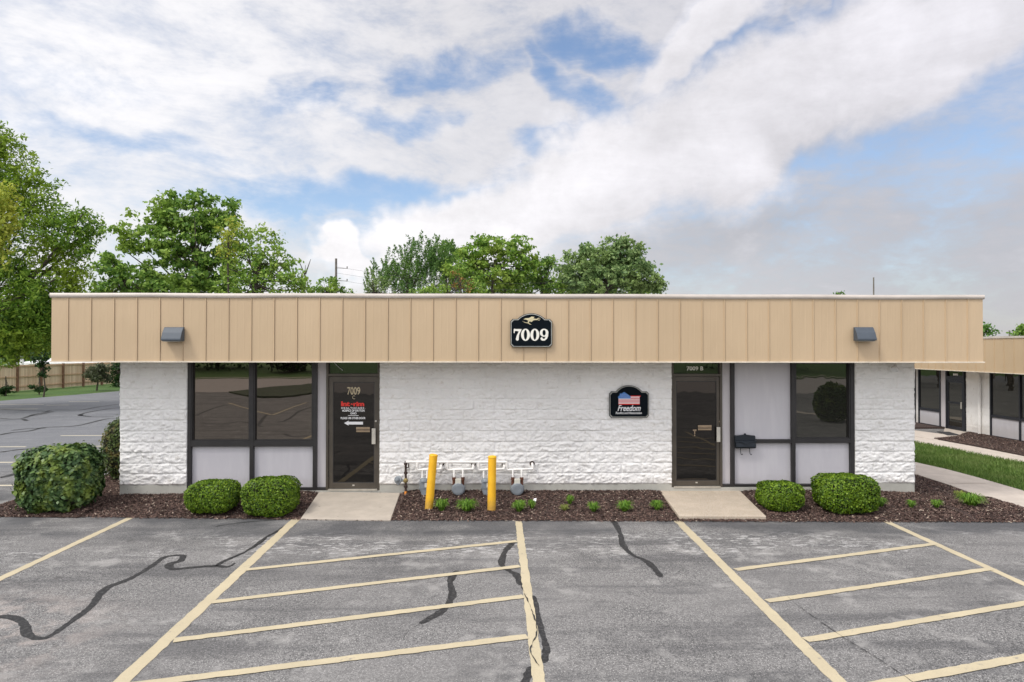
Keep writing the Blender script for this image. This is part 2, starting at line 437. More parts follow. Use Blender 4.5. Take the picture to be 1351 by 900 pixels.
def leaf_quads(C, size, N=None, nb=0.6, asp=.6, fold=.25, r=rng):
    """diamond shaped leaves at C (n,3); normals lean to N; returns 2 triangles folded as one 4-gon each"""
    n = len(C); d = rand_dirs(n, r)
    if N is not None:
        nn = N*nb+d*(1-nb)
    else: nn = d+np.array([0, 0, .5])
    nn /= np.linalg.norm(nn, axis=1, keepdims=True)+1e-9
    t = np.cross(nn, rand_dirs(n, r)); t /= np.linalg.norm(t, axis=1, keepdims=True)+1e-9
    b = np.cross(nn, t)
    s = (size*(.6+.8*r.random(n)))[:, None] if np.isscalar(size) else size[:, None]
    w = s*asp*.5
    P = np.stack([C-t*s*.5, C+b*w+nn*s*fold*.3, C+t*s*.5-nn*s*fold*.3, C-b*w+nn*s*fold*.3], 1)
    return P.reshape(-1, 3)

def text_mesh(name, body, mat, parent, x0, x1, z0, z1, Y, depth=.004, bold=0.0, shear=0.0, spacing=1.0):
    cu = bpy.data.curves.new(name, 'FONT'); cu.body = body; cu.extrude = .5; cu.offset = bold; cu.shear = shear
    cu.space_character = spacing; cu.resolution_u = 4
    ob = bpy.data.objects.new(name, cu); COL.objects.link(ob)
    dg = bpy.context.evaluated_depsgraph_get(); dg.update()
    me = bpy.data.meshes.new_from_object(ob.evaluated_get(dg)); bpy.data.objects.remove(ob); bpy.data.curves.remove(cu)
    n = len(me.vertices); co = np.empty(n*3, np.float32); me.vertices.foreach_get('co', co); co = co.reshape(-1, 3)
    mn, mx = co.min(0), co.max(0)
    u = (co-mn)/(mx-mn+1e-9)
    out = np.stack([x0+u[:, 0]*(x1-x0), Y-u[:, 2]*depth, z0+u[:, 1]*(z1-z0)], 1)
    me.vertices.foreach_set('co', out.astype(np.float32).ravel()); me.name = name; me.update()
    me.materials.clear(); return link(name, me, mat, parent)

# ------------------------------------------------------------------ ground and paving
GZ = -0.20
def struct(o): o['kind'] = 'structure'; return o
o = MB().add([(-900, -900, -.34), (900, -900, -.34), (900, 900, -.34), (-900, 900, -.34)], [(0, 1, 2, 3)]).build('ground', M['lawn']); struct(o)
lot = MB().prism([(-22.5, -31, GZ-.1), (40, -31, GZ-.1), (40, 60, GZ-.1), (-15, 60, GZ-.1), (-18.4, 32.5, GZ-.1), (-20.2, 24.2, GZ-.1), (-21.6, 10, GZ-.1)], (0, 0, .1)).build('parking_lot', M['asphalt']); struct(lot)
# a street, a verge and the slope across from the building (they show in its windows)
road = []
nn = 60
for i in range(nn+1):
    x = -140+280*i/nn; road.append((x, -31.5-2.2*math.sin(x*.03)+x*x*.0006))
P = np.zeros((nn+1, 2, 3))
for i, (x, y) in enumerate(road): P[i, 0] = (x, -30.9, GZ+.012); P[i, 1] = (x, y-22+.00025*x*x*2, GZ+.02)
struct(gridmesh('road', P, M['roadc'], smooth=False)); RP = [(P[i, 1, 0], P[i, 1, 1]) for i in range(nn+1)]
P = np.zeros((41, 12, 3))
for i in range(41):
    x = -160+8*i
    for j in range(12): P[i, j] = (x, -51.5-6*j, GZ-.12+.10*j+.012*j*j+.2*math.sin(x*.05+j))
struct(gridmesh('grass_slope', P, M['lawn']))
isl = [(onZ(a_, b_, GZ).x, -onZ(a_, b_, GZ).y) for a_, b_ in [(300, 519.5), (350, 513), (414, 508), (440, 512), (418, 519), (370, 526), (330, 525)]]
struct(MB().prism([(x, y, GZ) for x, y in isl], (0, 0, .10)).build('grass_island', M['lawnd']))

# mulch bed: columns between the asphalt edge and the wall / back edge
front = [(-260, 678), (-100, 680), (0, 680.5), (100, 681.5), (250, 683), (400, 684.5), (500, 685.5), (850, 686.8), (1100, 687.5), (1351, 688), (1500, 688.5), (1700, 689)]
front = [onZ(a, b, GZ+.006) for a, b in front]
FX = [p.x for p in front]; FY = [p.y for p in front]
backL = [onZ(a, b, GZ+.012) for a, b in [(-260, 690), (-120, 680.5), (-60, 677), (0, 670), (22, 662), (75, 643), (110, 631)]]
bl = [(p.x, p.y) for p in backL]+[(-1.75, .3), (-1.5, 4.0), (-1.2, 6.5), (0, 6.9)]
walk_low = [(1209, 626), (1250, 639), (1275, 648), (1290, 653.3), (1351, 677.5), (1376, 687), (1440, 713)]
walk_up = [(1208, 610), (1250, 619.4), (1290, 630), (1351, 647.7), (1420, 672), (1500, 702)]
wl = [onZ(a, b, GZ+.03) for a, b in walk_low]; wu = [onZ(a, b, GZ+.03) for a, b in walk_up]
# extend the walk behind the building corner
def ext(P_, q):
    a, b = P_[0], P_[1]; d = (a-b).normalized(); return [a+d*q]+P_
wl = ext(wl, 5.0); wu = ext(wu, 5.0)
bx = [b[0] for b in bl]; by = [b[1] for b in bl]
def backY(x):
    if x < 0: return float(np.interp(x, bx, by))
    if x <= L: return 0.05
    return float(np.interp(x, *WLI))
_ys = np.linspace(-2.6, 1.2, 60); _xs = np.interp(_ys, [p.y for p in reversed(wl)], [p.x for p in reversed(wl)])
_k = int(np.argmin(np.abs(_ys-.05)))
# right of the corner the bed runs back only to the wall line; the strip beyond it is a bed of its own
WLI = ([L, _xs[_k]-.0]+[x_ for x_ in _xs[:_k][::-1]], [.05, .05]+[y_ for y_ in _ys[:_k][::-1]])
_o = np.maximum.accumulate(WLI[0]); WLI = (list(_o), WLI[1])
def frontY(x): return float(np.interp(x, FX, FY))
def bedz(x, v, w):   # v 0 at the asphalt, 1 at the back
    e = min(1, v*w/.35)*(1 if 0 <= x <= L else min(1, (1-v)*w/.3))
    rise = float(np.interp(x, [0, 1.3, 3.5, 5.6, 10.2, 11.5, 14.5, L], [.10, .13, .15, .150, .155, .15, .13, .085]))*v**1.8 if 0 <= x <= L else .045
    bumpy = .030*(vnoise(np.array([x*1.3]), np.array([v*w*1.6+5]))[0]-.3)+.012*(vnoise(np.array([x*7.]), np.array([v*w*7]))[0])
    hump = .02*math.exp(-((x-5.7)/1.3)**2)*v+.01*math.exp(-((x-8.3)/1.0)**2)*v
    return GZ+.006+e*(rise+bumpy+hump+.012)
PADS = []
for tp, zz4 in (([(420.7, 649), (528, 650), (515.3, 685.6), (396.5, 684)], (-.045, -.045, -.172, -.172)), ([(870, 646.7), (974.7, 645.9), (1011, 681), (896, 680.5)], (-.035, -.035, -.13, -.13))):
    PADS.append([(onZ(a, b, z).x, onZ(a, b, z).y) for (a, b), z in zip(tp, zz4)])
def inpoly(x, y, poly):
    c = False; n = len(poly)
    for i in range(n):
        x1, y1 = poly[i][0], poly[i][1]; x2, y2 = poly[(i+1) % n][0], poly[(i+1) % n][1]
        if (y1 > y) != (y2 > y) and x < (x2-x1)*(y-y1)/(y2-y1)+x1: c = not c
    return c
wmono = [q for i_, q in enumerate(wl) if q.y < .9]
xs = np.arange(FX[0]+.1, min(p.x for p in wl if p.y < -1.0)+1.6, .06)
xs = np.array([x for x in xs if x < L or backY(x)-frontY(x) > .04]); nv = 34
P = np.zeros((len(xs), nv, 3))
PADZ = [(-.045, -.172), (-.035, -.130)]
def pad_dip(x, y, z):
    for pp, (zb_, zf_) in zip(PADS, PADZ):
        yb, yf = pp[0][1], pp[2][1]; t_ = min(1, max(0, (y-yf)/(yb-yf)))
        xl = pp[3][0]+(pp[0][0]-pp[3][0])*t_; xr = pp[2][0]+(pp[1][0]-pp[2][0])*t_
        pz = zf_+(zb_-zf_)*t_
        if xl+.05 < x < xr-.05: return min(z, pz-.06)
        d_ = max(xl-x, x-xr, 0)
        if d_ < .5: z = min(z, pz-.022+d_*.30)
    return z
for i, x in enumerate(xs):
    y0, y1 = frontY(x), backY(x); w = max(.01, y1-y0)
    jag = .03*(vnoise(np.array([x*6.]), np.array([3.]))[0]-.5)+.015*(random.random()-.5)
    for j in range(nv):
        v = j/(nv-1); y = y0+w*v+(jag*(1-v))
        P[i, j] = (x, y, pad_dip(x, y, bedz(x, v, w)))
bed = gridmesh('mulch_bed', P, M['soil']); struct(bed)
BEDP = P
def bed_at(x, y):
    y0, y1 = frontY(x), backY(x); w = max(.01, y1-y0); return bedz(x, min(1, max(0, (y-y0)/w)), w)
# right-hand far bed beside the wing
RZ = GZ-.05+.05
fb = [onZ(a, b, -.17) for a, b in [(1232, 579.4), (1290, 590), (1351, 602), (1480, 628), (1480, 600), (1351, 585.5), (1300, 577.5), (1276, 574), (1262, 574)]]
# chips
def chips(n, sampler, name, parent=None):
    C = np.zeros((n, 3)); 
    for i in range(n): C[i] = sampler()
    nn_ = rand_dirs(n)*.55+np.array([0, 0, 1.]); nn_ /= np.linalg.norm(nn_, axis=1, keepdims=True)
    t = np.cross(nn_, rand_dirs(n)); t /= np.linalg.norm(t, axis=1, keepdims=True); b = np.cross(nn_, t)
    ln = (.010+.024*rng.random(n)**2)[:, None]; w = (.004+.007*rng.random(n))[:, None]
    V = np.stack([C-t*ln-b*w, C+t*ln-b*w*.6, C+t*ln*.9+b*w, C-t*ln*.8+b*w*.8], 1).reshape(-1, 3)
    o = fastmesh(name, V, 4, M['chips']); tag(o, kind='stuff'); return o
areaw = np.array([max(.05, backY(x)-frontY(x)) for x in xs]); cw = np.cumsum(areaw); cw /= cw[-1]
def smp():
    i = min(len(xs)-2, int(np.searchsorted(cw, random.random()))); f = random.random()
    v = random.random()
    if random.random() < .05: v = -random.random()**2*.10
    x = xs[i]+.06*f; y0, y1 = frontY(x), backY(x); w = y1-y0
    if any(inpoly(x, y0+w*v, pp) for pp in PADS): return smp()
    vv = min(max(v, 0), 1)*(nv-1); j = min(nv-2, int(vv))
    z = BEDP[i, j, 2]*(1-(vv-j))+BEDP[i, j+1, 2]*(vv-j)
    return (x, y0+(w*v if v >= 0 else v*.9), max(z, GZ)+.006+.008*random.random())
mc = chips(95000, smp, 'mulch'); tag(mc, 'dark brown wood mulch chips spread over the planting bed', 'mulch')

def flat(pts, z, th, name, mat, parent=None, bevel=0):
    return MB().prism([(p[0], p[1], z-th) for p in pts], (0, 0, th)).build(name, mat, parent, bevel)
# walks on the right
wpts = [(p.x, p.y) for p in wl]+[(p.x, p.y) for p in reversed(wu)]
near = flat(wpts, GZ+.035, .10, 'sidewalk', M['walk'], bevel=.008); struct(near)
sidebed = [(p.x, p.y) for p in wl if p.y > -.4]+[(wl[-4].x, -.3), (L-.05, -.3), (L-.05, wl[0].y)]
struct(flat(sidebed, GZ+.016, .03, 'mulch_bed', M['soil']))
jm = MB()
for a, b in (((1250.5, 637.5), (1293, 637.5)),):
    p, q = onZ(1252, 637.6, GZ+.038), onZ(1300, 637.6, GZ+.038); jm.add([(p.x, p.y-.012, GZ+.0385), (q.x, q.y-.012, GZ+.0385), (q.x, q.y+.012, GZ+.0385), (p.x, p.y+.012, GZ+.0385)], [(0, 1, 2, 3)])
jm.build('expansion_joint', simple('joint_filler', (.28, .22, .17), .9), near)
gz = -.17
def U(a, b, z=gz): p = onZ(a, b, z); return (p.x, p.y)
lawn_pts = [U(1209, 584), U(1250, 591.5), U(1290, 600), U(1351, 611), U(1460, 634), U(1560, 655)]
lawn_low = [(p.x, p.y+.02) for p in wu[1:]]
d = Vector(lawn_pts[0])-Vector(lawn_pts[1]); d.normalize()
lp = [tuple(Vector(lawn_pts[0])+d*6)]+lawn_pts
lawn_poly = lp+[(p.x, p.y+.01) for p in reversed(wu)]
struct(flat(lawn_poly, GZ+.02, .06, 'lawn', M['lawn']))
farw = lp+list(reversed([tuple(Vector(U(1208, 570))+d*6), U(1208, 572), U(1232, 579.4), U(1290, 590), U(1351, 602), U(1460, 624), U(1560, 645)]))
struct(flat(farw, GZ+.032, .06, 'sidewalk', M['walk'], bevel=.006))
WX = 23.3      # wing wall plane
br = [U(1190, 566), U(1243, 573), (WX, onX(1247, 573, WX).y), (WX, onX(1276, 573, WX).y), U(1262, 577), U(1240, 580), U(1232, 580.5), U(1200, 574.5)]
struct(flat(br, GZ+.041, .05, 'path', M['walk']))
fbp = [(WX+.1, onX(1275, 574, WX).y), U(1262, 576.3), U(1232, 579.2), U(1290, 589.6), U(1351, 601.6), U(1460, 623.6), (WX+.1, U(1460, 623.6)[1])]
fbed = flat(fbp, GZ+.06, .06, 'mulch_bed', M['soil']); struct(fbed)
fb2 = [(WX+.1, onX(1246, 573, WX).y), (WX-1.5, onX(1246, 573, WX).y), (WX-2.0, onX(1246, 573, WX).y+6), (WX+.1, onX(1246, 573, WX).y+6)]
struct(flat(fb2, GZ+.055, .06, 'mulch_bed', M['soil']))
def inpoly(x, y, poly):
    c = False; n = len(poly)
    for i in range(n):
        x1, y1 = poly[i][0], poly[i][1]; x2, y2 = poly[(i+1) % n][0], poly[(i+1) % n][1]
        if (y1 > y) != (y2 > y) and x < (x2-x1)*(y-y1)/(y2-y1)+x1: c = not c
    return c
def poly_sampler(poly, z):
    x0 = min(p[0] for p in poly); x1 = max(p[0] for p in poly); y0 = min(p[1] for p in poly); y1 = max(p[1] for p in poly)
    def f():
        while 1:
            x = random.uniform(x0, x1); y = random.uniform(y0, y1)
            if inpoly(x, y, poly): return (x, y, z+.01*random.random())
    return f
tag(chips(9000, poly_sampler([p for p in sidebed if p[1] < 5]+[(L, 5)], GZ+.02), 'mulch'), 'dark mulch chips between the right end wall and the near sidewalk', 'mulch')
tag(chips(12000, poly_sampler(fbp, GZ+.062), 'mulch'), 'dark mulch chips in the bed along the neighbouring wing', 'mulch')
# grass blades on the lawn strip
def blades(name, n, sampler, h, w, mat, lean=.5, parent=None):
    C = np.array([sampler() for _ in range(n)]); hh = h*(.5+.9*rng.random(n))[:, None]
    a = rng.random(n)*6.283; dx = np.stack([np.cos(a), np.sin(a), 0*a], 1); sd = np.stack([-np.sin(a), np.cos(a), 0*a], 1)
    ln = (lean*(.2+rng.random(n)))[:, None]*hh
    up = np.array([0, 0, 1.])
    V = np.stack([C-sd*w, C+sd*w, C+dx*ln*.4+up*hh*.6+sd*w*.7, C+dx*ln+up*hh, C+dx*ln*.4+up*hh*.6-sd*w*.7], 1)
    return fastmesh(name, V.reshape(-1, 3), 5, mat, parent)
gb = blades('grass', 42000, poly_sampler([(p[0]+.0, p[1]) for p in lawn_poly], GZ+.02), .075, .006, M['blades'])
tag(gb, 'mown green grass on the strip between the two sidewalks', 'grass', kind='stuff')

# ---- entry pads
def pad(pts_top, zs, name, mat, th=.12):
    P_ = [onZ(a, b, z) for (a, b), z in zip(pts_top, zs)]
    mb = MB(); n = 4
    top = [(p.x, p.y, z) for p, z in zip(P_, zs)]; bot = [(p.x, p.y, -.30) for p in P_]
    mb.add(top+bot, [(0, 1, 2, 3), (7, 6, 5, 4)]+[(i, i+4, (i+1) % 4+4, (i+1) % 4) for i in range(4)])
    return struct(mb.build(name, mat, None, bevel=.012))
pad([(420.7, 649), (528, 650), (515.3, 685.6), (396.5, 684)], [-.045, -.045, -.172, -.172], 'entry_walk', M['pad'])
pad([(870, 646.7), (974.7, 645.9), (1011, 681), (896, 680.5)], [-.035, -.035, -.130, -.130], 'entry_walk', M['pad2'])

# ---- stall lines (painted on the lot: its parts)
def ribbon(name, pts, w, z, mat, parent, jit=0.0, smooth_pts=True):
    pts = [Vector((p[0], p[1])) for p in pts]
    if smooth_pts and len(pts) > 2:
        q = []
        for i in range(len(pts)-1):
            p0 = pts[max(0, i-1)]; p1 = pts[i]; p2 = pts[i+1]; p3 = pts[min(len(pts)-1, i+2)]
            k = max(3, int((p2-p1).length/.05))
            for j in range(k):
                t = j/k; q.append(.5*((2*p1)+(-p0+p2)*t+(2*p0-5*p1+4*p2-p3)*t*t+(-p0+3*p1-3*p2+p3)*t**3))
        q.append(pts[-1]); pts = q
    else:
        q = []
        for i in range(len(pts)-1):
            k = max(1, int((pts[i+1]-pts[i]).length/.08))
            for j in range(k): q.append(pts[i].lerp(pts[i+1], j/k))
        q.append(pts[-1]); pts = q
    vs = []; n = len(pts); ws = w if callable(w) else (lambda t: w)
    for i, p in enumerate(pts):
        d_ = (pts[min(n-1, i+1)]-pts[max(0, i-1)]).normalized(); nn_ = Vector((-d_.y, d_.x)); hw = ws(i/(n-1))*.5
        j1 = jit*(random.random()-.5); j2 = jit*(random.random()-.5)
        a = p+nn_*(hw+j1); b = p-nn_*(hw+j2); vs += [(a.x, a.y, z), (b.x, b.y, z)]
    return MB().add(vs, [(2*i, 2*i+1, 2*i+3, 2*i+2) for i in range(n-1)]).build(name, mat, parent)
def g2(a, b): p = onZ(a, b, GZ); return Vector((p.x, p.y))
def line(p, q, w=.105, e0=0, e1=0, mat='paint', z=.004):
    p, q = g2(*p), g2(*q); d_ = (q-p).normalized()
    return ribbon('parking_line', [p-d_*e0, q+d_*e1], w, GZ+z, M[mat], lot, jit=.014, smooth_pts=False)
line((392, 684), (160, 900), .145, 0, 2.6)
line((684, 688), (711, 900), .108, 0, 2.6)
line((893.5, 686.5), (1107.5, 900), .135, 0, 2.6)
line((1165, 686.5), (1350.5, 770.5), .115, 0, 5.6)
line((172, 683.5), (0, 764), .115, 0, 5.6)
for a, b, w in [((324, 752.3), (682, 714.5), .105), ((280, 795), (686, 747.6), .105), ((229, 845.5), (690.7, 787.6), .11), ((213, 900), (695.5, 840.5), .115)]:
    line(a, b, w, z=.008, e0=(.35 if b[1] > 830 else 0))
for a, b, w, e in [((970, 752.3), (1232, 718.3), .105, 0), ((1012, 793.8), (1306, 751.2), .105, 0), ((1063, 845.3), (1351, 796.8), .11, .75), ((1180, 900), (1351, 868.5), .12, 2.2)]:
    line(a, b, w, e0=(.35 if b[1] > 830 else 0), e1=e, z=.008)
# stripes nearer than the frame, on the same spacing (seen in the door glass)
for dy in (1.25, 2.5):
    for (a, b) in (((213, 900), (695.5, 840.5)), ((1180, 900), (1351, 868.5))):
        p, q = g2(*a), g2(*b); q = q if b[0] < 700 else q+(q-p).normalized()*2.2
        ribbon('parking_line', [(p.x-.2, p.y-dy), (q.x, q.y-dy)], .11, GZ+.008, M['paint'], lot, .006, False)
# lines on the far left lot
for y_, xa, xb in [(575, 80, 139.5), (590, -160, 34), (589, 120, 143), (610.5, -200, 18), (609, 128, 143), (641, -260, 23), (534, -120, 58), (534.8, 61, 91), (540, -120, 50), (530, 91, 131)]:
    p, q = onZ(xa, y_, GZ), onZ(xb, y_-.3, GZ)
    ribbon('parking_line', [(p.x, p.y), (q.x, q.y)], .11, GZ+.004, M['paint_white'], lot, .008, False)
# opposite stalls, mirrored in the shop window
def mir(a, b): p = g2(a, b); return (p.x, -p.y)
for a, b in (((300, 532), (358, 548)), ((358, 548), (403, 531.5))):
    ribbon('parking_line', [mir(*a), mir(*b)], .12, GZ+.004, M['paint'], lot, .006, False)
for pl in ([(256, 549), (270, 543), (283, 538), (298, 534)], [(262, 559), (290, 560), (318, 558), (345, 564)], [(340, 561), (348, 551), (352, 547)], [(370, 557), (380, 553), (395, 543), (410, 538)], [(372, 573), (385, 577), (410, 576)]):
    ribbon('crack_seal', [mir(*q_) for q_ in pl], .14, GZ+.003, M['seal'], lot, .02)

def crack(pl, w=.07, jit=.018, z=.002, taper=True):
    f = (lambda t: w*(1.0+.16*math.sin(t*17)+.10*math.sin(t*41))*min(1, 14*t+.4, 14*(1-t)+.4)) if taper else w
    ribbon('crack_seal', [g2(a, b) for a, b in pl], f, GZ+z, M['seal'], lot, jit)
crack([(-60, 826), (-25, 818), (0, 814), (15, 814.5), (28, 819), (34, 828), (36, 836), (44, 841), (60, 842), (83, 828), (117, 803), (133, 783), (143, 775), (173, 763), (200, 747), (216, 736), (228, 733.5), (241, 733), (238, 740), (225, 744), (224, 749), (232, 751), (253, 749), (283, 747), (300, 748), (310, 743)], .085)
crack([(285, 747), (297, 740), (320, 730), (337, 720), (353, 708), (373, 697), (386, 687)], .06)
crack([(283, 695), (320, 689.5), (383, 684.8)], .035)
crack([(677, 716), (667, 727), (661.5, 740), (663, 747), (673, 754), (682, 759), (687, 772)], .085)
crack([(603.5, 753), (594, 766), (597, 782), (592.5, 795.5), (581, 808), (554, 823)], .09)
crack([(809, 687), (818, 703), (822, 719), (835, 732.5), (855, 742), (873, 762)], .085)
crack([(703, 786), (709, 810), (714, 832), (721, 856), (717, 875)], .07)
crack([(702, 880), (697, 890), (692, 905)], .09)
crack([(1039, 788), (1057, 803), (1094, 829), (1116, 844), (1146, 862), (1183, 886), (1210, 905)], .006, .010, .009)
crack([(553, 823), (540, 832), (532, 842)], .008, .01)
crack([(687, 772), (695, 790), (705, 815), (708, 835), (700, 860), (712, 880)], .009, .016, .0088)
for pl in ([(-60, 548), (0, 552), (15, 553), (30, 552), (45, 547), (60, 544), (70, 541), (105, 541), (130, 537), (160, 533)], [(70, 543), (55, 546.5), (40, 549)], [(30, 553), (36, 555.5)],
           [(0, 574), (15, 571), (40, 568.5), (60, 564), (100, 562), (140, 553), (158, 552)], [(105, 549), (112, 545), (140, 540), (158, 538)], [(103, 547), (120, 550), (150, 550)],
           [(15, 568), (40, 565.5), (60, 565)], [(0, 540), (30, 541.5), (65, 543)], [(0, 597), (20, 594), (60, 590)], [(0, 630), (14, 627), (60, 610)]):
    crack(pl, .16, .03)

# ------------------------------------------------------------------ OFFICE BUILDING
B = empty('office_building', (L/2, 0, GZ), 'single-storey white block office building with a deep tan metal fascia and two bronze glass doors', 'office building')
FYp = 0.03
def fx(px, py=560): return onY(px, py, FYp).x
def fz(py, px=675): return onY(px, py, FYp).z
z_pl = onY(161, 640, -.01).z            # plinth top
COURSE = .2032
def split_face(name, u0, u1, z0, z1, origin, udir, ndir, parent, res=.016, seed=0, amp=.046):
    nu = max(2, int((u1-u0)/res)); nz = max(2, int((z1-z0)/res))
    us = np.linspace(u0, u1, nu); zs = np.linspace(z0, z1, nz)
    Ug, Zg = np.meshgrid(us, zs, indexing='ij')
    row = np.floor((Zg-z_pl)/COURSE).astype(int)
    sh = (row % 2)*.2032
    colb = np.floor((Ug+sh)/.4064).astype(int)
    fu = (Ug+sh)/.4064-colb; fzv = (Zg-z_pl)/COURSE-row
    o1 = (colb*17.3+row*9.1+seed*3.7)
    a = Ug+o1; b_ = Zg+o1*.7
    wx = .05*vnoise(a*9, b_*9, 5)
    n = .34*vnoise(a*5+wx*8, b_*7, 1)+.30*np.abs(vnoise(a*11+b_*5+wx*20, b_*17-a*4, 2)*2-1)+.22*np.abs(vnoise(a*24+b_*9, b_*34-a*7, 3)*2-1)+.14*vnoise(a*55, b_*62, 4)
    n = np.clip((n-.15)*1.7, 0, 1)
    du = np.minimum(fu, 1-fu)*.4064; dz = np.minimum(fzv, 1-fzv)*COURSE
    edge = np.clip(np.minimum(dz/.018, 1), 0, 1)**.7*(.75+.25*np.clip(du/.02, 0, 1))
    low_ = np.clip(1.15-(Zg-z_pl)/3.2, .45, 1)
    d_ = amp*(.12+n)*(.62+.38*edge)
    d_ = np.where(dz < .007, d_*.25, d_)
    hid = vnoise(colb*1.7+.5, row*2.3+.5, 9) > .45          # many vertical joints are painted over
    d_ = np.where((du < .005) & hid, d_*.45, d_)
    O = np.array(origin, float); ud = np.array(udir, float); nd = np.array(ndir, float)
    P_ = O+ud*Ug[..., None]+nd*d_[..., None]; P_[..., 2] = Zg
    # close the edge of the patch back to the wall plane
    P_[0] = P_[0]; 
    first = P_[0].copy(); first -= nd*(d_[0][:, None]+.05); last = P_[-1].copy(); last -= nd*(d_[-1][:, None]+.05)
    P_ = np.concatenate([first[None], P_, last[None]], 0)
    return gridmesh(name, P_, M['block'], parent, smooth=False)
xA0, xA1 = fx(248), fx(501.5)
xB0, xB1 = fx(885.3), fx(1126.7)
ztop = zb+.06
split_face('wall', 0, xA0, z_pl, ztop, (0, 0, 0), (1, 0, 0), (0, -1, 0), B, seed=1)
split_face('wall', xA1, xB0, z_pl, ztop, (0, 0, 0), (1, 0, 0), (0, -1, 0), B, seed=1)
split_face('wall', xB1, L, z_pl, ztop, (0, 0, 0), (1, 0, 0), (0, -1, 0), B, seed=1)
DEP = 13.0
split_face('wall', 0, DEP, z_pl, ztop, (0, 0, 0), (0, 1, 0), (-1, 0, 0), B, res=.04, seed=2)
split_face('wall', 0, DEP, z_pl, ztop, (L, 0, 0), (0, 1, 0), (1, 0, 0), B, res=.04, seed=3)
# backing walls (solid), with openings left for the storefronts
core = MB()
core.box(.002, xA0, .004, .2, z_pl, ztop); core.box(xA1, xB0, .004, .2, z_pl, ztop); core.box(xB1, L-.002, .004, .2, z_pl, ztop)
core.box(.002, .2, .2, DEP, z_pl, ztop); core.box(L-.2, L-.002, .2, DEP, z_pl, ztop); core.box(.2, L-.2, DEP-.2, DEP, z_pl, ztop)
core.build('wall', M['block'], B)
pm = MB(); pm.box(-.006, xA0, -.012, .19, -.33, z_pl-.002); pm.box(xA1, xB0, -.012, .19, -.33, z_pl-.002); pm.box(xB1, L+.006, -.012, .19, -.33, z_pl-.002)
zs_ = fz(646)
pm.box(xA0, xA1, -.010, .19, -.33, zs_-.002); pm.box(xB0, xB1, -.010, .19, -.33, fz(643)-.002)
pm.box(-.006, .19, .19, DEP, -.33, z_pl-.002); pm.box(L-.19, L+.006, .19, DEP, -.33, z_pl-.002)
pm.build('plinth', M['plinthc'], B)
# fascia with standing seams, returned along both sides
def seamed(mb, length, start, place, h0, h1):
    """place(u, out) -> (x,y); boards 0.4064 wide with a raised seam and a soft rib"""
    prof = []
    u = 0.0; k0 = math.ceil((0-start)/.4064)
    prof.append((0, 0))
    k = k0
    while start+k*.4064 < length-.02:
        c = start+k*.4064
        if c > .03:
            prof += [(c-.014, 0), (c-.013, .014), (c-.001, .015), (c, -.010), (c+.004, -.010), (c+.005, .006), (c+.012, .0)]
            m1 = c+.4064*.33; m2 = c+.4064*.66
            for mm_ in (m1, m2):
                if mm_ < length-.03: prof += [(mm_-.016, 0), (mm_-.008, .0010), (mm_+.008, .0010), (mm_+.016, 0)]
        k += 1
    prof.append((length, 0))
    vs = []; 
    for (u, o_) in prof:
        x, y = place(u, o_); vs += [(x, y, h0), (x, y, h1)]
    mb.add(vs, [(2*i, 2*i+2, 2*i+3, 2*i+1) for i in range(len(prof)-1)])
X0, X1, Yf = -OV, L+OV, -OV
fm = MB()
seamed(fm, X1-X0, OFFX-X0, lambda u, o_: (X0+u, Yf-o_), zb, zt-.05)
seamed(fm, DEP+2*OV, .2, lambda u, o_: (X0-o_, Yf+u), zb, zt-.05)
seamed(fm, DEP+2*OV, .2, lambda u, o_: (X1+o_, Yf+u), zb, zt-.05)
fm.add([(X0, DEP+OV, zb), (X1, DEP+OV, zb), (X1, DEP+OV, zt-.05), (X0, DEP+OV, zt-.05)], [(0, 1, 2, 3)])
fas = MB.build(fm, 'fascia', M['fascia'], B)
# end-panel seam lines at the corners
cm = MB(); n = 120
ring = []
def copy_strip(y_face):
    P_ = np.zeros((n+1, 4, 3))
    for i in range(n+1):
        x = X0-.022+(X1-X0+.044)*i/n; wv = .004*math.sin(x*2.1)+.006*(vnoise(np.array([x*.9]), np.array([1.]))[0]-.5)
        P_[i, 0] = (x, y_face+.004, zt-.082+wv); P_[i, 1] = (x, y_face-.022, zt-.078+wv); P_[i, 2] = (x, y_face-.024, zt+wv*.5); P_[i, 3] = (x, y_face+.35, zt+.012)
    return P_
gridmesh('coping', copy_strip(Yf), M['coping'], fas, smooth=False)
cm.box(X0-.022, X0-.001, Yf, DEP+OV, zt-.08, zt); cm.box(X1+.001, X1+.022, Yf, DEP+OV, zt-.08, zt); cm.box(X0, X1, DEP+OV+.001, DEP+OV+.02, zt-.08, zt)
cm.build('coping', M['coping'], fas)
tm = MB(); tm.box(X0-.02, X1+.02, Yf-.022, Yf+.02, zb-.014, zb+.010); tm.box(X0-.02, X0+.02, Yf+.02, DEP+OV, zb-.014, zb+.01); tm.box(X1-.02, X1+.02, Yf+.02, DEP+OV, zb-.014, zb+.01)
tm.build('bottom_trim', M['trim'], fas)
MB().box(X0+.03, X1-.03, Yf+.025, DEP+OV-.03, zb+.004, zb+.03).build('soffit', M['soffit'], B)
MB().box(X0+.03, X1-.03, Yf+.36, DEP+OV-.03, zt-.15, zt-.05).build('roof', M['roofm'], B)

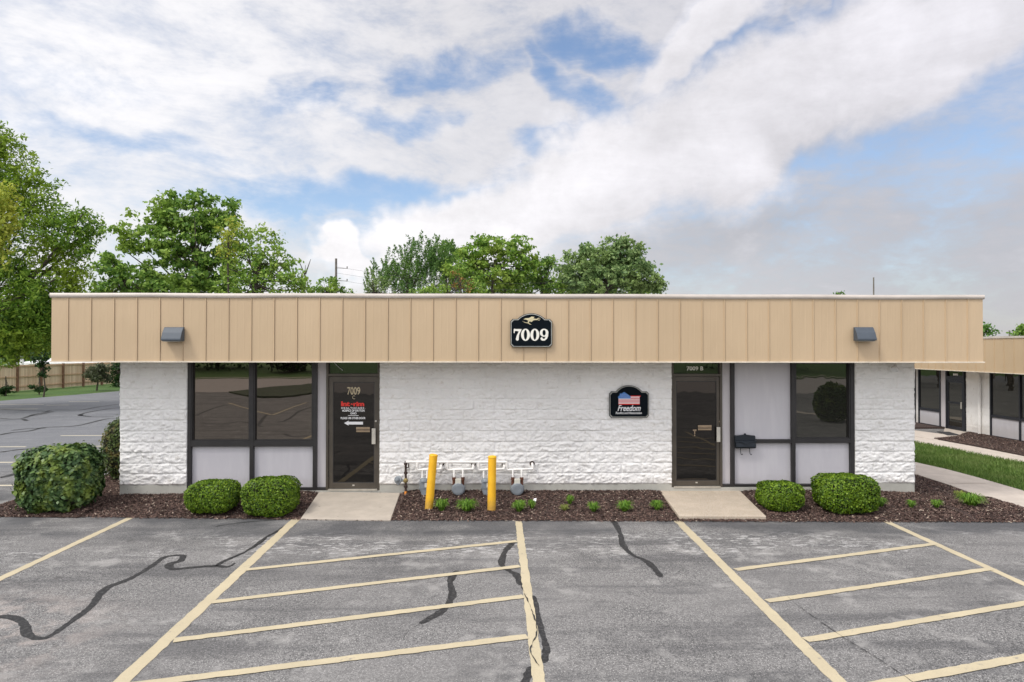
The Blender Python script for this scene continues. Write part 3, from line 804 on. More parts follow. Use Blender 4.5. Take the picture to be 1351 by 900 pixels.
# ---- storefront pieces
def rect_frame(mb, x0, x1, z0, z1, t, y0, y1):
    mb.box(x0, x0+t, y0, y1, z0, z1); mb.box(x1-t, x1, y0, y1, z0, z1)
    mb.box(x0+t, x1-t, y0, y1, z1-t, z1); mb.box(x0+t, x1-t, y0, y1, z0, z0+t)
def window(x0, x1, z0, z1, glass, parent, label=None, t=.045, frame='bronze'):
    mb = MB(); rect_frame(mb, x0, x1, z0, z1, t, .012, .11)
    w = mb.build('window', M[frame], parent)
    MB().box(x0+t, x1-t, .070, .078, z0+t, z1-t).build('pane', M[glass], w)
    g = MB(); rect_frame(g, x0+t, x1-t, z0+t, z1-t, .012, .045, .068); g.build('glazing_bead', M['bronze'], w)
    return w
def panel(x0, x1, z0, z1, mat, parent, label=None):
    mb = MB(); mb.box(x0, x1, .075, .095, z0, z1); q = mb.build('infill_panel', M[mat], parent)
    return q
zr0, zr1 = fz(588.5), fz(582)
ztopf = zb+.05
# left storefront: posts, rails
fA = MB()
px_posts = [(248, 252.6), (330, 335), (413.2, 418.2)]
zc0 = fz(646)
for a, b in px_posts: fA.box(fx(a), fx(b), .0, .12, zc0, ztopf)
for (a, b) in [(252.6, 330), (335, 413.2)]:
    fA.box(fx(a), fx(b), .003, .12, zr0, zr1); fA.box(fx(a), fx(b), .003, .12, zc0, zc0+.05)
fA.box(fx(418.2), fx(430.5), .003, .12, zc0, zc0+.05)
fA.build('mullion', M['bronze'], B, .003)
for a, b in [(252.6, 330), (335, 413.2)]:
    x0, x1 = fx(a)+.001, fx(b)-.001
    window(x0, x1, zr1+.001, ztopf, 'glass', B, t=.022)
    panel(x0, x1, zc0+.051, zr0-.001, 'panel', B)
panel(fx(418.2)+.001, fx(430.5)-.001, zc0+.051, ztopf, 'panel2', B)
fB = MB(); zcB = fz(642.3)
zR0, zR1 = fz(585), fz(580.2)
for a, b in [(964, 968.8), (1044, 1048.8), (1121.3, 1126.7)]: fB.box(fx(a), fx(b), .0, .12, zcB, ztopf)
for a, b in [(968.8, 1044), (1048.8, 1121.3)]:
    fB.box(fx(a), fx(b), .003, .12, zR0, zR1); fB.box(fx(a), fx(b), .003, .12, zcB, zcB+.04)
fB.box(fx(952.5), fx(964), .003, .12, zcB, zcB+.04)
fB.box(fx(968.8), fx(1121.3), .004, .12, ztopf-.065, ztopf)
fB.build('mullion', M['bronze'], B, .003)
panel(fx(968.8)+.001, fx(1044)-.001, zR1+.001, ztopf-.066, 'panel', B)
panel(fx(968.8)+.001, fx(1044)-.001, zcB+.041, zR0-.001, 'panel', B)
panel(fx(1048.8)+.001, fx(1121.3)-.001, zcB+.041, zR0-.001, 'panel', B)
panel(fx(952.5)+.001, fx(964)-.001, zcB+.041, ztopf, 'panel2', B)
window(fx(1048.8)+.001, fx(1121.3)-.001, zR1+.001, ztopf-.066, 'glass2', B, t=.022)

def door(x0, x1, zbase, ztr, gx0, gx1, gz0, gz1, label):
    """outer frame x0..x1, transom above ztr"""
    fr = MB(); t = .045
    fr.box(x0, x0+t, .0, .13, zbase, ztopf); fr.box(x1-t, x1, .0, .13, zbase, ztopf)
    fr.box(x0+t, x1-t, .0, .13, ztr-.045, ztr+.005); fr.box(x0+t, x1-t, .002, .13, ztopf-.03, ztopf)
    fr.build('door_frame', M['doorbr'], B, .003)
    dr = MB(); xa, xb, za, zc = x0+t+.004, x1-t-.004, zbase+.022, ztr-.050
    dr.box(xa, gx0, .022, .066, za, zc); dr.box(gx1, xb, .022, .066, za, zc)
    dr.box(gx0, gx1, .022, .066, gz1, zc); dr.box(gx0, gx1, .022, .066, za, gz0)
    d_ = dr.build('door', M['doorbr'], B, .003)
    if label: d_['label'] = label
    MB().box(gx0, gx1, .040, .046, gz0, gz1).build('glass', M['glassd'], d_)
    g = MB(); rect_frame(g, gx0+.0005, gx1-.0005, gz0+.0005, gz1-.0005, .012, .028, .0395); g.build('glazing_bead', M['bronze'], d_)
    MB().box(x0+t, x1-t, -.02, .12, zbase-.01, zbase+.018).build('threshold', M['steel'], B)
    w = MB(); w.box(x0+t+.001, x1-t-.001, .068, .076, ztr+.006, ztopf-.031)
    tr = w.build('transom', M['glass2'], B)
    for q in (.25, 1.05, 1.8): MB().tube([(xa-.002, .012, zbase+q), (xa-.002, .012, zbase+q+.11)], .009, 8).build('hinge', M['bronze'], d_)
    MB().box((gx0+gx1)/2-.02, (gx0+gx1)/2+.02, .018, .0215, za+.05, za+.075).build('door_badge', M['steel'], d_)
    return d_, tr
dC, tC = door(fx(430.5), fx(501.3), fz(645.5), fz(493.5), fx(439.5), fx(494), fz(636.5), fz(504), 'bronze glass door lettered 7009 C with a white arrow')
dB, tB = door(fx(885.3), fx(952.5), fz(643), fz(493.5), fx(892), fx(945.3), fz(634.7), fz(502.7), 'bronze glass door under the 7009 B transom')
def handle(x, z0, z1, d_):
    mb = MB(); mb.box(x-.036, x+.036, -.030, -.018, z0, z1); mb.box(x-.016, x+.016, -.018, .021, z0+.03, z0+.06); mb.box(x-.016, x+.016, -.018, .021, z1-.06, z1-.03)
    mb.build('handle', M['steel'], d_, .004)
handle(fx(493.7), fz(585.3), fz(564.8), dC); handle(fx(946.7), fz(583.2), fz(563.5), dB)
def slot(a, b, c, e, d_):
    mb = MB(); z0, z1 = fz(e), fz(c); h = (z1-z0); mb.box(fx(a), fx(b), .024, .039, z0, z0+h*.36); mb.box(fx(a), fx(b), .022, .039, z0+h*.5, z1)
    mb.build('mail_slot', M['brass'], d_, .003)
slot(470, 488, 563.3, 570, dC); slot(920.8, 938.7, 561.3, 568, dB)
MB().disc((fx(496), .0215, fz(555.5)), (0, -1, 0), [(0, .018), (.014, .018), (.018, .012)], 14).build('lock', M['steel'], dC)
MB().disc((fx(949), .0215, fz(556.5)), (0, -1, 0), [(0, .013), (.010, .013)], 14).build('lock', M['brass'], dB)
kb = MB(); kb.box(fx(914.3), fx(919), .034, .039, fz(569), fz(567)); kb.box(fx(916), fx(917.3), .034, .039, fz(573.5), fz(569)); kb.disc((fx(916.6), .039, fz(575)), (0, -1, 0), [(0, .012), (.005, .012)], 10)
kb.build('door_decal', M['brass'], dB)
def lab(body, a, b, c, e, mat, d_, bold=.0, shear=0, sp=1.0, Y=.0385, name='lettering'):
    return text_mesh(name, body, M[mat], d_, fx(a), fx(b), fz(e), fz(c), Y, .002, bold, shear, sp)
lab('7009', 457.8, 475, 510.7, 521, 'tanlet', dC, .02)
lab('C', 464.6, 468.2, 522, 526.7, 'tanlet', dC)
lab('Int', 449.8, 461.5, 529.6, 536, 'red', dC, .05, 0, .9); lab('rim', 466, 480.4, 530.2, 536, 'red', dC, .05, 0, .9)
mb = MB(); mb.box(fx(462.6), fx(465), .0365, .0385, fz(534), fz(532.4)); mb.build('lettering', M['red'], dC)
lab('HEALTHCARE.', 450, 481.6, 537.2, 539.6, 'white', dC, .02, 0, 1.25)
lab('HOSPICE OF DAYTON', 451.3, 480.8, 540.3, 543.2, 'white', dC, .03)
lab('OHIO', 462, 470.2, 544, 546.8, 'white', dC, .03)
MB().box(fx(459), fx(473), .0365, .0385, fz(548.6), fz(548)).build('lettering', M['white'], dC)
lab('PLEASE USE OTHER DOOR', 449.4, 482, 550.2, 553, 'white', dC, .03)
zz = fz(558.2); ah = .026
MB().prism([(fx(453.8), .0365, zz), (fx(460), .0365, zz+.047), (fx(459.5), .0365, zz+ah), (fx(478.8), .0365, zz+ah), (fx(478.8), .0365, zz-ah), (fx(459.5), .0365, zz-ah), (fx(460), .0365, zz-.047)], (0, .002, 0)).build('arrow', M['white'], dC)
lab('7009 B', 906.7, 928.8, 483.4, 488.9, 'cream', tB, .03, Y=.066)
cb = MB().tube([(fx(440.5), .03, fz(478.5)), (fx(446), .035, fz(484)), (fx(452), .03, fz(489))], .004, 6); cb.build('loose_cable', M['white2'], tC)

# ---- signs
def outline(x0, x1, z0, z1, zs, notch, ins=0.0):
    """plaque with notched corners and a domed head; z1 dome top, zs shoulder height"""
    x0 += ins; x1 -= ins; z0 += ins; z1 -= ins; zs -= ins; w = x1-x0; c = (x0+x1)/2; nt = notch
    pts = [(x0+nt, z0), (x1-nt, z0)]
    def arc(cx, cz, a0, a1, r=nt): return [(cx+r*math.cos(R(a0+(a1-a0)*k/5)), cz+r*math.sin(R(a0+(a1-a0)*k/5))) for k in range(6)]
    pts += arc(x1, z0, 180, 90)[1:-1] if 0 else [(x1-nt, z0+nt*.5), (x1-nt*.5, z0+nt*.5), (x1-nt*.5, z0+nt)]
    pts += [(x1, z0+nt), (x1, zs-nt), (x1-nt*.5, zs-nt), (x1-nt*.5, zs-nt*.5), (x1-nt, zs-nt*.5), (x1-nt, zs)]
    hw = w*.33
    r = (hw*hw+(z1-zs)**2)/(2*(z1-zs)); cz = z1-r; a = math.asin(hw/r)
    pts += [(c+r*math.sin(a*(1-2*k/14)), cz+r*math.cos(a*(1-2*k/14))) for k in range(15)]
    pts += [(x0+nt, zs), (x0+nt, zs-nt*.5), (x0+nt*.5, zs-nt*.5), (x0+nt*.5, zs-nt), (x0, zs-nt), (x0, z0+nt), (x0+nt*.5, z0+nt), (x0+nt*.5, z0+nt*.5), (x0+nt, z0+nt*.5)]
    return pts
def plaque(root, x0, x1, z0, z1, zs, Y, notch=.035, th=.035):
    def lay(ins, y0, y1, mat, name, par):
        mb = MB(); mb.prism([(x, y0, z) for x, z in outline(x0, x1, z0, z1, zs, notch, ins)], (0, y1-y0, 0)); return mb.build(name, M[mat], par)
    b_ = lay(0, Y-th, Y, 'signblk', 'board', root)
    lay(.010, Y-th-.003, Y-th-.0004, 'silver', 'border', b_)
    lay(.020, Y-th-.006, Y-th-.0034, 'signblk', 'face', b_)
    return b_
def fpt(px, py, Y): p = onY(px, py, Y); return p.x, p.z
ys = Yf-.018
x0, z1 = fpt(673.3, 413.5, ys); x1, z0 = fpt(728.4, 458.2, ys); zs = fpt(700, 421, ys)[1]
sg = empty('address_sign', ((x0+x1)/2, ys, z0), 'black domed plaque reading 7009 mounted on the tan fascia', 'sign')
plaque(sg, x0, x1, z0, z1, zs, ys)
W7 = x1-x0; yy = ys-.043
def P2(zx, zy): return fpt(640+zx/11.25, 400+zy/11.25, yy)
def glyph(polys, parent, mat, name='digit'):
    mb = MB()
    for pl in polys: mb.prism([(x, yy, z) for x, z in pl], (0, .004, 0))
    return mb.build(name, M[mat], parent)
def ring(cx, cz, rx, rz, ix, iz, n=28):
    mb = MB(); vs = []
    for k in range(n):
        a = 2*math.pi*k/n; vs += [(cx+rx*math.cos(a), yy, cz+rz*math.sin(a)), (cx+ix*math.cos(a), yy, cz+iz*math.sin(a)), (cx+rx*math.cos(a), yy+.004, cz+rz*math.sin(a)), (cx+ix*math.cos(a), yy+.004, cz+iz*math.sin(a))]
    fs = []
    for k in range(n):
        a = 4*k; b_ = 4*((k+1) % n); fs += [(a, a+1, b_+1, b_), (a+2, b_+2, b_+3, a+3), (a, b_, b_+2, a+2), (a+1, a+3, b_+3, b_+1)]
    return mb, vs, fs
u = 1/11.25/73.0   # one zoomed pixel in metres
for cxz in (600, 738):
    c = P2(cxz, 470); mb, vs, fs = ring(c[0], c[1], 66*u, 90*u, 24*u, 72*u); mb.add(vs, fs); mb.build('digit', M['cream'], sg)
glyph([[P2(*q) for q in [(425, 385), (440, 380), (455, 385), (540, 385), (540, 398), (505, 470), (500, 520), (500, 545), (480, 560), (460, 548), (456, 530), (470, 480), (500, 420), (460, 412), (440, 418), (438, 445), (425, 445)]]], sg, 'cream')
c = P2(876, 440); mb, vs, fs = ring(c[0], c[1], 64*u, 60*u, 24*u, 42*u); mb.add(vs, fs)
mb.prism([(x, yy-.0005, z) for x, z in [P2(*q) for q in [(900, 440), (938, 440), (936, 490), (918, 530), (885, 556), (850, 558), (828, 545), (822, 520), (835, 505), (852, 510), (858, 528), (880, 532), (895, 505), (900, 475)]]], (0, .004, 0))
mb.build('digit', M['cream'], sg)
mb = MB()
for pl in ([(570, 240), (600, 225), (650, 222), (690, 200), (735, 205), (715, 225), (760, 235), (790, 222), (800, 235), (770, 250), (720, 255), (690, 280), (650, 265), (610, 245)],
           [(550, 268), (600, 285), (640, 290), (690, 322), (660, 315), (635, 300), (590, 290)], [(640, 262), (660, 268), (645, 295), (630, 285)]):
    mb.prism([(x, yy+.001, z) for x, z in [P2(*q) for q in pl]], (0, .003, 0))
c = P2(798, 238); m2, vs, fs = ring(c[0], c[1], 20*u, 20*u, 15*u, 15*u, 16); mb.add(vs, fs)
mb.build('emblem', M['gold'], sg)

ys = -.045
x0, z1 = fpt(803.4, 508.3, ys); x1, z0 = fpt(855.8, 551, ys); zs = fpt(700, 516.5, ys)[1]
sg = empty('business_sign', ((x0+x1)/2, ys, z0), 'black domed sign with a flag-striped house and the word Freedom on the white block wall', 'sign')
plaque(sg, x0, x1, z0, z1, zs, ys, .035, .03)
yy = ys-.037
def P3(zx, zy): return fpt(780+zx/11.25, 490+zy/11.25, yy)
def poly3(pl, mat, name, yo=0.0):
    MB().prism([(x, yy-yo, z) for x, z in [P3(*q) for q in pl]], (0, .001, 0)).build(name, M[mat], sg)
poly3([(395, 380), (425, 352), (425, 325), (442, 325), (442, 338), (488, 305), (585, 372), (585, 405), (405, 405)], 'blue', 'house_roof')
z_ = 360
for i in range(4):   # red then white stripes
    xl = 585 if i == 0 else 405
    zt_ = 362+i*35 if i else 362
    pass
ys_rows = [(362, 375, 'red', 585, 735), (376, 390, 'white', 585, 720), (391, 404, 'red', 585, 720), (406, 419, 'white', 405, 720), (420, 433, 'red', 405, 720), (434, 447, 'white', 405, 720), (448, 461, 'red', 405, 720), (462, 478, 'white', 405, 720), (479, 495, 'red', 405, 720)]
for a, b, mt_, xa, xb in ys_rows: poly3([(xa, a), (xb, a), (xb, b), (xa, b)], mt_, 'stripe')
st = MB()
for r_ in range(4):
    for k in range(6):
        xx, zz_ = 440+k*24+(r_ % 2)*12, 345+r_*16
        if abs(xx-488) > 20+(zz_-320)*1.35: continue
        c = P3(xx, zz_); st.disc((c[0], yy-.0004, c[1]), (0, -1, 0), [(0, .0035), (.0012, .0035)], 6)
st.build('stars', M['white'], sg)
def lab3(body, a, b, c, e, mat, bold, shear):
    xa, za = P3(a, e); xb, zc = P3(b, c); text_mesh('lettering', body, M[mat], sg, xa, xb, za, zc, yy+.001, .003, bold, shear)
lab3('Freedom', 392, 735, 500, 590, 'white', .012, .35)
lab3('Roofing and Restoration', 362, 752, 600, 645, 'white', .012, .3)

# ---- wall lights on the fascia
def wall_light(pxc, label):
    x, z1 = fpt(pxc, 431.8, Yf); w = .345; pr = .16; z0 = z1-.245
    root = empty('wall_light', (x, Yf, z0), label, 'wall light', 'hooded lights on the fascia')
    mb = MB(); ya = Yf-.017
    prof = [(0, z1), (-.035, z1), (-.055, z1-.015), (-.115, z1-.10), (-pr, z0+.04), (-pr-.004, z0+.02), (-pr+.003, z0), (0, z0)]
    mb.prism([(x-w/2, ya+a, b) for a, b in prof], (w, 0, 0)); mb.build('hood', M['lamp'], root, .006)
    MB().box(x-w/2+.02, x+w/2-.02, ya-.14, ya-.02, z0-.014, z0-.0005).build('lens', M['lens'], root)
    MB().box(x-w/2+.04, x+w/2-.04, ya, ya+.016, z0+.02, z1-.02).build('back_plate', M['darkbr'], root)
wall_light(231.5, 'hooded grey wall light near the left end of the tan fascia')
wall_light(1137.5, 'hooded grey wall light near the right end of the tan fascia')
# ---- security spotlight
c = onY(1181, 479.5, -.10)
sp = empty('spotlight', c, 'small silver spotlight under the soffit at the right-hand pier', 'spotlight')
MB().disc((c.x, -.12, zb-.012+.016), (0, 0, -1), [(0, .035), (.018, .035), (.022, .02)], 14).build('base', M['white2'], sp)
MB().tube([(c.x, -.12, zb-.01), (c.x-.01, -.125, zb-.07)], .014, 8).build('stem', M['steel'], sp)
MB().disc((c.x, -.12, zb-.065), (-.45, -.45, -.75), [(0, .028), (.03, .034), (.05, .036), (.09, .066), (.125, .070), (.126, .058), (.11, .03)], 18).build('lamp_head', M['white2'], sp)

# ---- mailbox
xa, zt_ = fpt(970.2, 573.5, -.08); xb, zb_ = fpt(998, 592, -.08)
mbx = empty('mailbox', ((xa+xb)/2, 0, zb_), 'black wall mailbox with scroll hooks on the grey panel beside the door', 'mailbox')
b_ = MB(); zmid = zt_-.13
prof = [(.07, zt_-.03), (-.02, zt_-.025), (-.045, zmid+.02), (-.075, zmid-.01), (-.085, zb_+.03), (-.06, zb_), (.07, zb_)]
b_.prism([(xa+.015, a, b) for a, b in prof], (xb-xa-.02, 0, 0)); b_.build('box', M['mailbox'], mbx, .006)
l_ = MB(); n = 12
top = [(xa+.004+(xb-xa-.012)*k/n, zt_-.035+.028*math.sin(math.pi*k/n)) for k in range(n+1)]
l_.prism([(x, -.055, z) for x, z in top]+[(xb-.008, -.055, zmid+.012), (xa+.004, -.055, zmid+.012)], (0, .05, 0))
l_.box(xa-.006, xb+.004, -.098, -.02, zmid-.012, zmid+.012)
c_ = (xa+xb)/2; l_.disc((c_, -.03, zt_-.01), (0, -1, 0), [(0, .03), (.02, .022)], 12)
lid = l_.build('lid', M['mailbox'], mbx, .004)
fl = MB(); fl.prism([(c_-.12, -.09, zmid-.013), (c_+.12, -.09, zmid-.013), (c_+.04, -.092, zmid-.035), (c_, -.094, zmid-.06), (c_-.04, -.092, zmid-.035)], (0, -.012, 0)); fl.build('flap', M['mailbox'], mbx)
for s_ in (-1, 1):
    hx = c_+s_*.088; hk = MB(); hk.tube([(hx, -.03, zb_+.01), (hx, -.035, zb_-.06), (hx+.005, -.045, zb_-.105), (hx+.015, -.07, zb_-.12), (hx+.022, -.085, zb_-.10)], .007, 8); hk.build('hook', M['mailbox'], mbx)

# ---- bollards
def bollard(base, top, label):
    p = onZ(base[0], base[1], bed_at(onZ(base[0], base[1], -.14).x, -1.2)); q = onY(top[0], top[1]+1.5, p.y-.0)
    r = .073
    root = empty('bollard', (p.x, p.y, p.z-.05), label, 'bollard', 'yellow bollards guarding the gas meters')
    d_ = (q-Vector((p.x, p.y, p.z))).normalized()
    a = Vector((p.x, p.y, p.z-.06)); mb = MB(); mb.tube([a, q-d_*.03], r, 28, True); mb.build('post', M['yellow'], root)
    MB().disc(q-d_*.03, d_, [(0, r+.004), (.012, r+.004), (.026, r-.006), (.034, r-.03), (.036, .005)], 28).build('cap', M['yellow'], root)
bollard((565.4, 672), (572, 598), 'yellow bollard leaning to the right, the left one of the pair by the gas meters')
bollard((648.4, 673.5), (649.5, 600), 'upright yellow bollard, the right one of the pair by the gas meters')

# ---- gas service
YP = -.17
def gp(px, py, Y=YP): p = onY(px, py, Y); return Vector((p.x, Y, p.z))
man = empty('gas_pipes', gp(600, 650), 'white painted gas manifold piping along the block wall with a rusty riser', 'gas pipes')
mp = MB(); a = gp(535.3, 609.5); b = gp(668.6, 609.8); mp.tube([a, b], .027, 10)
drops = [549.7, 589.6, 630.3, 667.8]; ends = [581.4, 623.8, 664.5, 702]
mp.build('main_pipe', M['pipew'], man)
for dx, ex in zip(drops, ends):
    q = MB(); p0 = gp(dx+1, 609.5); p1 = gp(dx+1, 619.3); p2 = gp(ex, 618.8); p3 = gp(ex+.5, 614.5)
    q.tube([p0, p1, p1+Vector((.015, 0, -.012)), p2, p2+Vector((.02, 0, .012)), p3, p3+Vector((0, .04, .02)), p3+Vector((0, .16, .02))], .024, 10)
    for c in (p0+Vector((0, 0, -.03)), (p0+p1)/2): q.disc(c+Vector((0, 0, -.02)), (0, 0, 1), [(0, .03), (.04, .03)], 10)
    q.box((p0.x), p0.x+.06, YP-.012, YP+.012, p0.z-.085, p0.z-.06); q.disc(p2-Vector((.03, 0, 0)), (1, 0, 0), [(0, .026), (.04, .026)], 10)
    bq_ = q.build('branch_pipe', M['pipew'], man)
    MB().disc(p3+Vector((0, .135, .02)), (0, -1, 0), [(0, .05), (.02, .046)], 14).build('wall_sleeve', M['pipeb'], bq_)
rs = MB(); t0 = gp(535.3, 609.5); t1 = gp(535.3, 648)
rs.tube([t0+Vector((0, 0, .02)), t1], .022, 10)
for py in (612, 624, 634, 642): rs.disc(gp(535.3, py)-Vector((0, 0, .025)), (0, 0, 1), [(0, .024), (.008, .036), (.042, .036), (.05, .024)], 10)
rs.tube([gp(536, 617), gp(539, 617), gp(539.3, 611)], .012, 8)
rs.build('riser', M['pipeb'], man)
MB().disc(gp(535.3, 634)+Vector((0, .035, 0)), (0, -1, 0), [(0, .035), (.02, .045), (.06, .045), (.08, .02)], 12).build('valve', M['pipey'], man)
g_ = MB(); g_.tube([gp(535.3, 648), gp(535.0, 656)], .024, 10); g_.build('riser_sleeve', M['orangep'], man)
c = gp(526, 633.7); rg = MB(); ax = Vector((-.35, -1, .25))
rg.disc(c+Vector((0, .03, 0)), ax, [(0, .05), (.015, .074), (.03, .078), (.045, .074), (.055, .05), (.08, .042), (.10, .022)], 24)
rg.tube([c+Vector((0, .01, 0)), gp(535.3, 634.5)], .022, 8); rg.tube([c+Vector((0, 0, -.05)), c+Vector((0, -.01, -.085))], .018, 8)
rg.build('regulator', M['meter'], man)
labs = ['grey gas meter partly hidden behind the leaning yellow bollard', 'grey round-faced gas meter standing between the two yellow bollards',
        'grey gas meter partly hidden behind the upright yellow bollard', 'grey round-faced gas meter to the right of both bollards']
for i, (mxp, top_) in enumerate([(560, 629), (604.7, 630), (641.3, 628), (682.4, 628)]):
    Ym = -.22; c = onY(mxp, 645, Ym); c = Vector((c.x, Ym, c.z)); 
    root = empty('gas_meter', (c.x, c.y, c.z-.15), labs[i], 'gas meter', 'gas meters on the manifold')
    z1 = c.z+.05
    if i % 2 == 1:
        bd = MB(); bd.disc(c+Vector((0, .07, 0)), (0, -1, 0), [(0, .10), (.02, .125), (.05, .132), (.055, .132), (.08, .120), (.13, .112), (.14, .10)], 26)
        bd.disc(c+Vector((0, .07, -.02)), (0, 0, -1), [(0, .06), (.11, .06), (.14, .045)], 14)
        bd.build('meter_body', M['meter'], root)
        MB().disc(c+Vector((0, -.071, 0)), (0, -1, 0), [(0, .085), (.006, .08)], 24).build('cover_plate', M['meter'], root)
        tb = MB(); tb.box(c.x-.055, c.x+.055, Ym-.05, Ym+.05, c.z+.10, c.z+.19); tb.build('index_box', M['dial'], root, .006)
    else:
        bd = MB(); w = .085
        bd.prism([(c.x-w, Ym-.06, c.z+.14), (c.x+w, Ym-.06, c.z+.14), (c.x+w, Ym-.06, c.z+.0), (c.x+.05, Ym-.06, c.z-.12), (c.x-.04, Ym-.06, c.z-.12), (c.x-w, Ym-.06, c.z+.0)], (0, .15, 0))
        bd.disc(c+Vector((-.01, 0, .14)), (0, 0, 1), [(0, .085), (.03, .08), (.055, .055), (.065, .03)], 18)
        bd.build('meter_body', M['meter'], root, .012)
        MB().box(c.x-w-.006, c.x+w+.006, Ym-.068, Ym+.096, c.z+.015, c.z+.03).build('flange', M['meter'], root)
        MB().box(c.x+.01, c.x+.075, Ym-.072, Ym-.061, c.z+.04, c.z+.12).build('index_box', M['dial'], root)
    for s_ in (-1, 1):
        q = MB(); hx = c.x+s_*.083
        if i % 2 == 1:
            q.tube([(hx, Ym+.02, c.z+.07), (hx, Ym+.02, c.z+.215)], .030, 12); q.disc((hx, Ym+.02, c.z+.16), (0, 0, 1), [(0, .036), (.05, .036)], 8); q.build('union_nut', M['rust'], root)
            q = MB(); q.tube([(hx, Ym+.02, c.z+.215), (hx, Ym+.03, c.z+.34), (hx, YP, gp(600, 619).z)], .017, 10); q.build('meter_pipe', M['pipew'], root)
        else:
            q.tube([(c.x+s_*.045, Ym+.02, c.z+.15), (c.x+s_*.045, YP, gp(600, 619).z)], .017, 10); q.build('meter_pipe', M['pipew'], root)

# ------------------------------------------------------------------ shrubs in the bed
def shrub(name, label, cat, l, r, t, b, Y, leaf, n, mat, group=None, sq=2.6, asp=.6, depth=None, zbase=None, corec='core', fuzz=.03, nb=.55, lump=.045, fold=.25):
    """clipped shrub: leaves over a rounded-square body. l,r,t,b are its sides as surveyed"""
    pl, pr = onY(l, b, Y), onY(r, b, Y); zt_ = onY((l+r)/2, t, Y).z; cx = (pl.x+pr.x)/2; rx = (pr.x-pl.x)/2
    z0 = bed_at(cx, Y) if zbase is None else zbase
    ry = depth if depth else rx*.85; rz = (zt_-z0)/2; cz = z0+rz
    root = empty(name, (cx, Y, z0), label, cat, group)
    D = rand_dirs(n); 
    k = (np.abs(D[:, 0])**sq+np.abs(D[:, 1])**sq+np.abs(D[:, 2])**sq)**(-1/sq)
    bumpn = 1+lump*(vnoise(D[:, 0]*3+D[:, 2]*2+9+cx, D[:, 1]*3+7+D[:, 2]*2, 3)-.5)*2+lump*.6*(vnoise(D[:, 0]*8+cx, D[:, 2]*8+D[:, 1]*6+9, 4)-.5)*2+.05*(vnoise(D[:, 0]*17+40+cx, D[:, 2]*17+D[:, 1]*13+40, 6)-.5)
    inn = 1-np.abs(rng.normal(size=n))*fuzz*1.5+ (rng.random(n) < .06)*rng.random(n)*fuzz*1.8
    Q = D*(k*bumpn*inn)[:, None]*np.array([rx, ry, rz])
    Q[:, 0] *= 1-.10*np.clip(-Q[:, 2]/rz, 0, 1)**2
    NN = D/np.array([rx, ry, rz]); NN /= np.linalg.norm(NN, axis=1, keepdims=True)
    C = Q+np.array([cx, Y, cz]); keep = C[:, 2] > z0+.01
    V = leaf_quads(C[keep], leaf, NN[keep]*1.0+np.array([0, 0, .35]), nb, asp, fold)
    fastmesh('foliage', V, 4, M[mat], root)
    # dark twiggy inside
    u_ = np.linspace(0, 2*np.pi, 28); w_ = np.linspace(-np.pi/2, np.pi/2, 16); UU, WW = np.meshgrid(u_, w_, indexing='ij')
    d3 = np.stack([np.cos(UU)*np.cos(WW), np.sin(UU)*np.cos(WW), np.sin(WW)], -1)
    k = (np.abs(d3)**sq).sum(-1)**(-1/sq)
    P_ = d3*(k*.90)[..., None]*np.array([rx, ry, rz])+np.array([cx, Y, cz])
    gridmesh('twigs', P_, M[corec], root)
    return root
gbx = 'clipped boxwoods in the mulch bed'
shrub('boxwood_shrub', 'clipped round boxwood below the left window pane, the smaller of the left pair', 'shrub', 249, 314, 634, 675, -1.05, .034, 12000, 'boxwood', gbx, 3.2)
shrub('boxwood_shrub', 'clipped blocky boxwood below the second window pane, near the left concrete entry', 'shrub', 325, 391, 631, 677, -1.15, .034, 13000, 'boxwood', gbx, 4.6)
shrub('boxwood_shrub', 'small clipped boxwood beside the right concrete entry', 'shrub', 1002, 1056, 636, 672, -1.0, .034, 10000, 'boxwood', gbx, 3.9)
shrub('boxwood_shrub', 'largest clipped boxwood, below the right-hand window', 'shrub', 1078, 1151, 627, 676.5, -1.1, .034, 16000, 'boxwood', gbx, 4.2)
shrub('broadleaf_shrub', 'big dark green broadleaf shrub at the left end of the mulch bed', 'shrub', 33, 127, 588, 672, -.75, .080, 12000, 'bigbush', None, 3.3, .75, zbase=GZ+.02, fuzz=.07, nb=.62, lump=.07, fold=.35)
shrub('rounded_shrub', 'reddish green rounded shrub behind the left corner of the building', 'shrub', 140, 192, 549, 612, 1.9, .05, 6500, 'cornerbush', None, 2.3, .65, depth=.55, zbase=GZ+.05, fuzz=.07)
